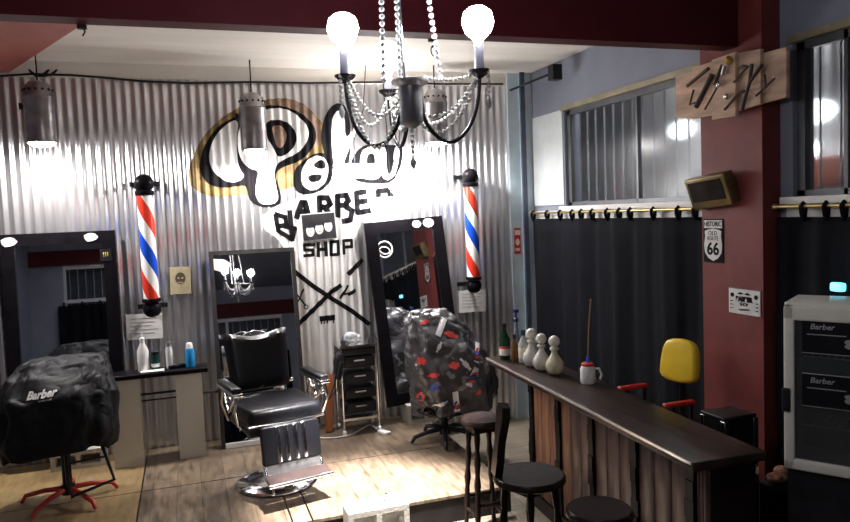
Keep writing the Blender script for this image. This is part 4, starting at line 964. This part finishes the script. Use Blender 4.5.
def bar_lamp(px0, px1, py, label, energy, z_off=0):
    y = 6.27; a = on(px0, py, 1, y); b_ = on(px1, py, 1, y); c = (a+b_)/2; w = (b_.x-a.x)
    t = thing('bar_lamp', (c.x, y, c.z), label, 'lamp', 'bright white bar lamps on the mural')
    MB().rbox(-w/2, w/2, -.012, .012, .047, .075, .005).obj('housing', WHPL, t)
    l = light('bar_lamp_light', 'POINT', (0, 0, .12), energy, NEUT, shadow_soft_size=.05); l.parent = t
    MB().rbox(-w/2+.01, w/2-.01, -.06, .06, -.055, .045, .02).obj('diffuser', TUBEL, t)
    cz = ZC-c.z
    MB().cyl((0, 0, .07), (0, 0, .30), .004, 6).tube([(0, 0, .28), (.10, 0, .55), (.14, 0, cz-.0)], .004, 6).tube([(0, 0, .28), (-.03, 0, cz)], .004, 6).obj('suspension_wire', BLACKM, t)
    return t
bar_lamp(333, 377, 172, 'bright white bar lamp hanging on wires in front of the painted letters', 9)
bar_lamp(371, 411, 205, 'bright white bar lamp just above the top of the tilted right mirror', 9)
# cable run along the top of the wall
zw = 3.15
cabp = [on(x, y, 1, YB-.035) for x, y in [(0, 76), (30, 74), (70, 75), (110, 78), (140, 81), (185, 83), (250, 82), (310, 83), (380, 82), (440, 84), (503, 84)]]
o = MB().tube(cabp, .009, 6).obj('power_cable', BLKPL); tag(o, 'black cable run along the top edge of the corrugated wall', 'cable')
lp = []
for i in range(40):
    a = i/40*2*PI*3; lp.append(on(35+12*math.sin(a*.5)+i*.3, 73+3.5*math.cos(a), 1, YB-.06))
o = MB().tube(lp, .006, 6).obj('cable_coil', BLKPL); tag(o, 'loose coil of black cable at the top left over the can lamp', 'cable')
a = on(503, 84, 1, YB-.1); b_ = on(553, 74, 1, 5.9)
pp = on(555, 72, 0, XR-.18); q0 = Vector((3.12, YB-.056, 3.12))
t = thing('conduit', q0, 'dark metal rod with square end sticking out by the upper right corner', 'pipe')
MB().tube([(0, 0, 0), pp-q0], .012, 8).obj('tube', BLACKM, t); MB().box(-.045, .045, -.045, .045, -.07, .06, Matrix.Translation(pp-q0)).obj('end_box', BLKPL, t)
for (x, y, lab) in ((82, 27, 'small black hook under the beam at the upper left'), (432, 40, 'small black hook with wire loop under the beam right of the chandelier')):
    p = on(x, y, 1, 3.625); t = thing('ceiling_hook', p, lab, 'hook')
    MB().box(-.02, .02, -.013, .01, -.01, .02).tube([(0, 0, 0), (.012, 0, -.02), (.0, 0, -.04)], .004, 6).obj('hook', BLKPL, t)
    if x > 400: MB().tube([(.012+.02*math.sin(a*PI/8), 0, -.055+.03*math.cos(a*PI/8)) for a in range(16)], .003, 6, True).obj('wire_loop', BLKPL, t)

# ------------------------------------------------------------------ chandelier
cc = on(411, 105, 1, 2.1)
ch = thing('chandelier', (cc.x, 2.1, cc.z), 'black metal chandelier with bead chains and three bare glowing bulbs', 'chandelier')
DM = mat('pewter_metal', (.10, .095, .105), .22, .9, var=.2)
MB().lathe([(0, -.075), (.012, -.07), (.03, -.06), (.036, -.05), (.036, .055), (.05, .062), (.058, .068), (.058, .074), (.03, .078), (.01, .085)], 24).obj('body', mat('grey_pewter', (.62, .60, .63), .3, .6, var=.15), ch)
MB().cyl((-.02, 0, .08), (-.045, 0, ZC+.1-cc.z), .006).obj('stem', CHROME, ch)
BEAD = mat('crystal_bead', (.92, .91, .91), .1, 0, trans=.05, var=.05)
def beads(pts, r=.0065, gap=.0155):
    mb = MB(); pts = [Vector(p) for p in pts]; d = 0; nxt = 0
    for i in range(len(pts)-1):
        a, b_ = pts[i], pts[i+1]; L_ = (b_-a).length
        while nxt <= d+L_:
            p = a.lerp(b_, (nxt-d)/L_); mb.sph(p, r, 6); nxt += gap
        d += L_
    return mb
arms = {}
fwd = Vector((RM @ Vector((0, 0, 1))).xy).normalized(); rgt = Vector((fwd.y, -fwd.x))
for nm, (u, v_, cz, capr, candle) in {'L': (-.205, .07, .105, .022, .082), 'R': (.215, .02, .095, .022, .082), 'B': (-.075, .20, .075, .018, .05)}.items():
    q = rgt*u + fwd*v_; e_ = Vector((q.x, q.y, 0)); E3 = e_
    dirn = e_.normalized(); R_ = e_.length
    P = lambda k, z: Vector((dirn.x*R_*k, dirn.y*R_*k, z))
    am = MB().tube(spline([P(.14, .02), P(.17, -.03), P(.25, -.07), P(.40, -.105), P(.58, -.115), P(.76, -.09), P(.90, -.04), P(.98, .03), P(1, cz)]), .0065, 10).obj('arm', DM, ch)
    cu_ = MB().lathe([(.006, cz-.02), (.018, cz-.012), (.032, cz), (.034, cz+.006), (.02, cz+.006)], 20, c=(e_.x, e_.y, 0)).obj('candle_cup', DM, am)
    MB().lathe([(.015, cz+.004), (.015, cz+.004+candle), (.011, cz+.01+candle)], 16, c=(e_.x, e_.y, 0)).obj('candle_sleeve', mat('slate_sleeve', (.12, .12, .16), .4, var=.1), am)
    MB().lathe([(.012, 0), (.018, .010), (.040, .032), (.050, .06), (.043, .09), (.024, .105), (0, .11)], 20, c=(e_.x, e_.y, cz+.008+candle)).obj('bulb', BULB, am)
    arms[nm] = (e_.x, e_.y, cz)
cupP = {k: Vector(v) for k, v in arms.items()}
topc = Vector((-.03, 0, .075)); lowc = Vector((0, 0, -.05))
for a_, b2, sag in (('L', 'B', .10), ('B', 'R', .10), ('L', 'R', .20)):
    pass
chains = [catenary(cupP['L'], cupP['B'], .13), catenary(cupP['L']+Vector((.01, .0, 0)), lowc+Vector((-.03, 0, .08)), .09), catenary(cupP['B'], cupP['R'], .13),
          catenary(cupP['R'], lowc+Vector((.02, 0, .03)), .06), catenary(cupP['R'], lowc+Vector((.03, .0, -.01)), .085), catenary(cupP['R'], Vector((.05, 0, .085)), .015), catenary(cupP['B'], lowc+Vector((-.02, 0, -.02)), .05),
          catenary(cupP['L'], lowc+Vector((-.04, .02, .03)), .16)]
for c_ in chains: beads(c_).obj('bead_chain', BEAD, ch)
# rising strings
for k, (x0, x1) in enumerate(((-.075, -.07), (-.03, -.036), (.065, .0))):
    up = Vector((x1, .0, .9)); lo = Vector((x0, .03 if k == 0 else 0, .08)) if k < 2 else Vector((.10, .0, .085))
    beads([lo, up], .0085, .021).obj('bead_string', BEAD, ch)
for c_, n_ in ((cupP['R']+Vector((.02, -.02, 0)), 4), (cupP['L']+Vector((-.02, -.02, 0)), 5), (cupP['B']+Vector((.02, -.02, 0)), 4), (lowc+Vector((0, 0, -.03)), 4)):
    mb = beads([c_, c_-Vector((0, 0, .016*n_))]); e2 = c_-Vector((0, 0, .016*n_+.03))
    mb.lathe([(0, -.024), (.008, -.012), (.010, 0), (.005, .016), (0, .024)], 6, c=tuple(e2), smooth=False); mb.obj('crystal_drop', BEAD, ch)
# small cyan lamp by the curtain, added glow shapes and a streak outside
cp_ = on(838, 287, 0, 3.12)
o = MB().rbox(-.02, .02, -.035, .035, -.022, .022, .01).obj('cyan_lamp', emis('cyan_glow', (.1, .8, 1), 1.5), None, cp_)
tag(o, 'small glowing cyan lamp hanging in front of the curtain above the fridge', 'lamp')
for (px, py, w_, h_, e_, lab) in ((815, 112, .34, .16, 1.6, 'round topped white glow shape added behind the right window'), (802, 150, .26, .12, 5, 'bright oblong glow shape added low behind the right window'), (682, 130, .34, .16, 1.2, 'white glow shape added for a reflection in the left window')):
    p = on(px, py, 0, 4.1); t = thing('window_glow', p, lab, 'lamp', 'added glow shapes behind the windows')  # glowing shapes added for the bright reflections on the panes
    MB().sph((0, 0, 0), .1, sc=(.5, w_*5, h_*5)).obj('diffuser', emis('pane_glow_%d' % int(e_*10), (1, 1, 1), e_), t); MB().box(.02, .14, -.03, .03, -.03, .03).obj('bracket', BLACKM, t)
p = on(825, 172, 0, 4.05); o = MB().rbox(-.06, .06, -.9, .55, -.10, .10, .02).obj('streak', mat('orange_red_streak', (.55, .10, .04), .6, var=.2), None, p); tag(o, 'orange red streak added behind the right window', 'streak')  # added strip imitating a red reflection in the pane
MB().cyl((.05, 0, 0), (.19, 0, 0), .012).obj('bracket', BLACKM, o)
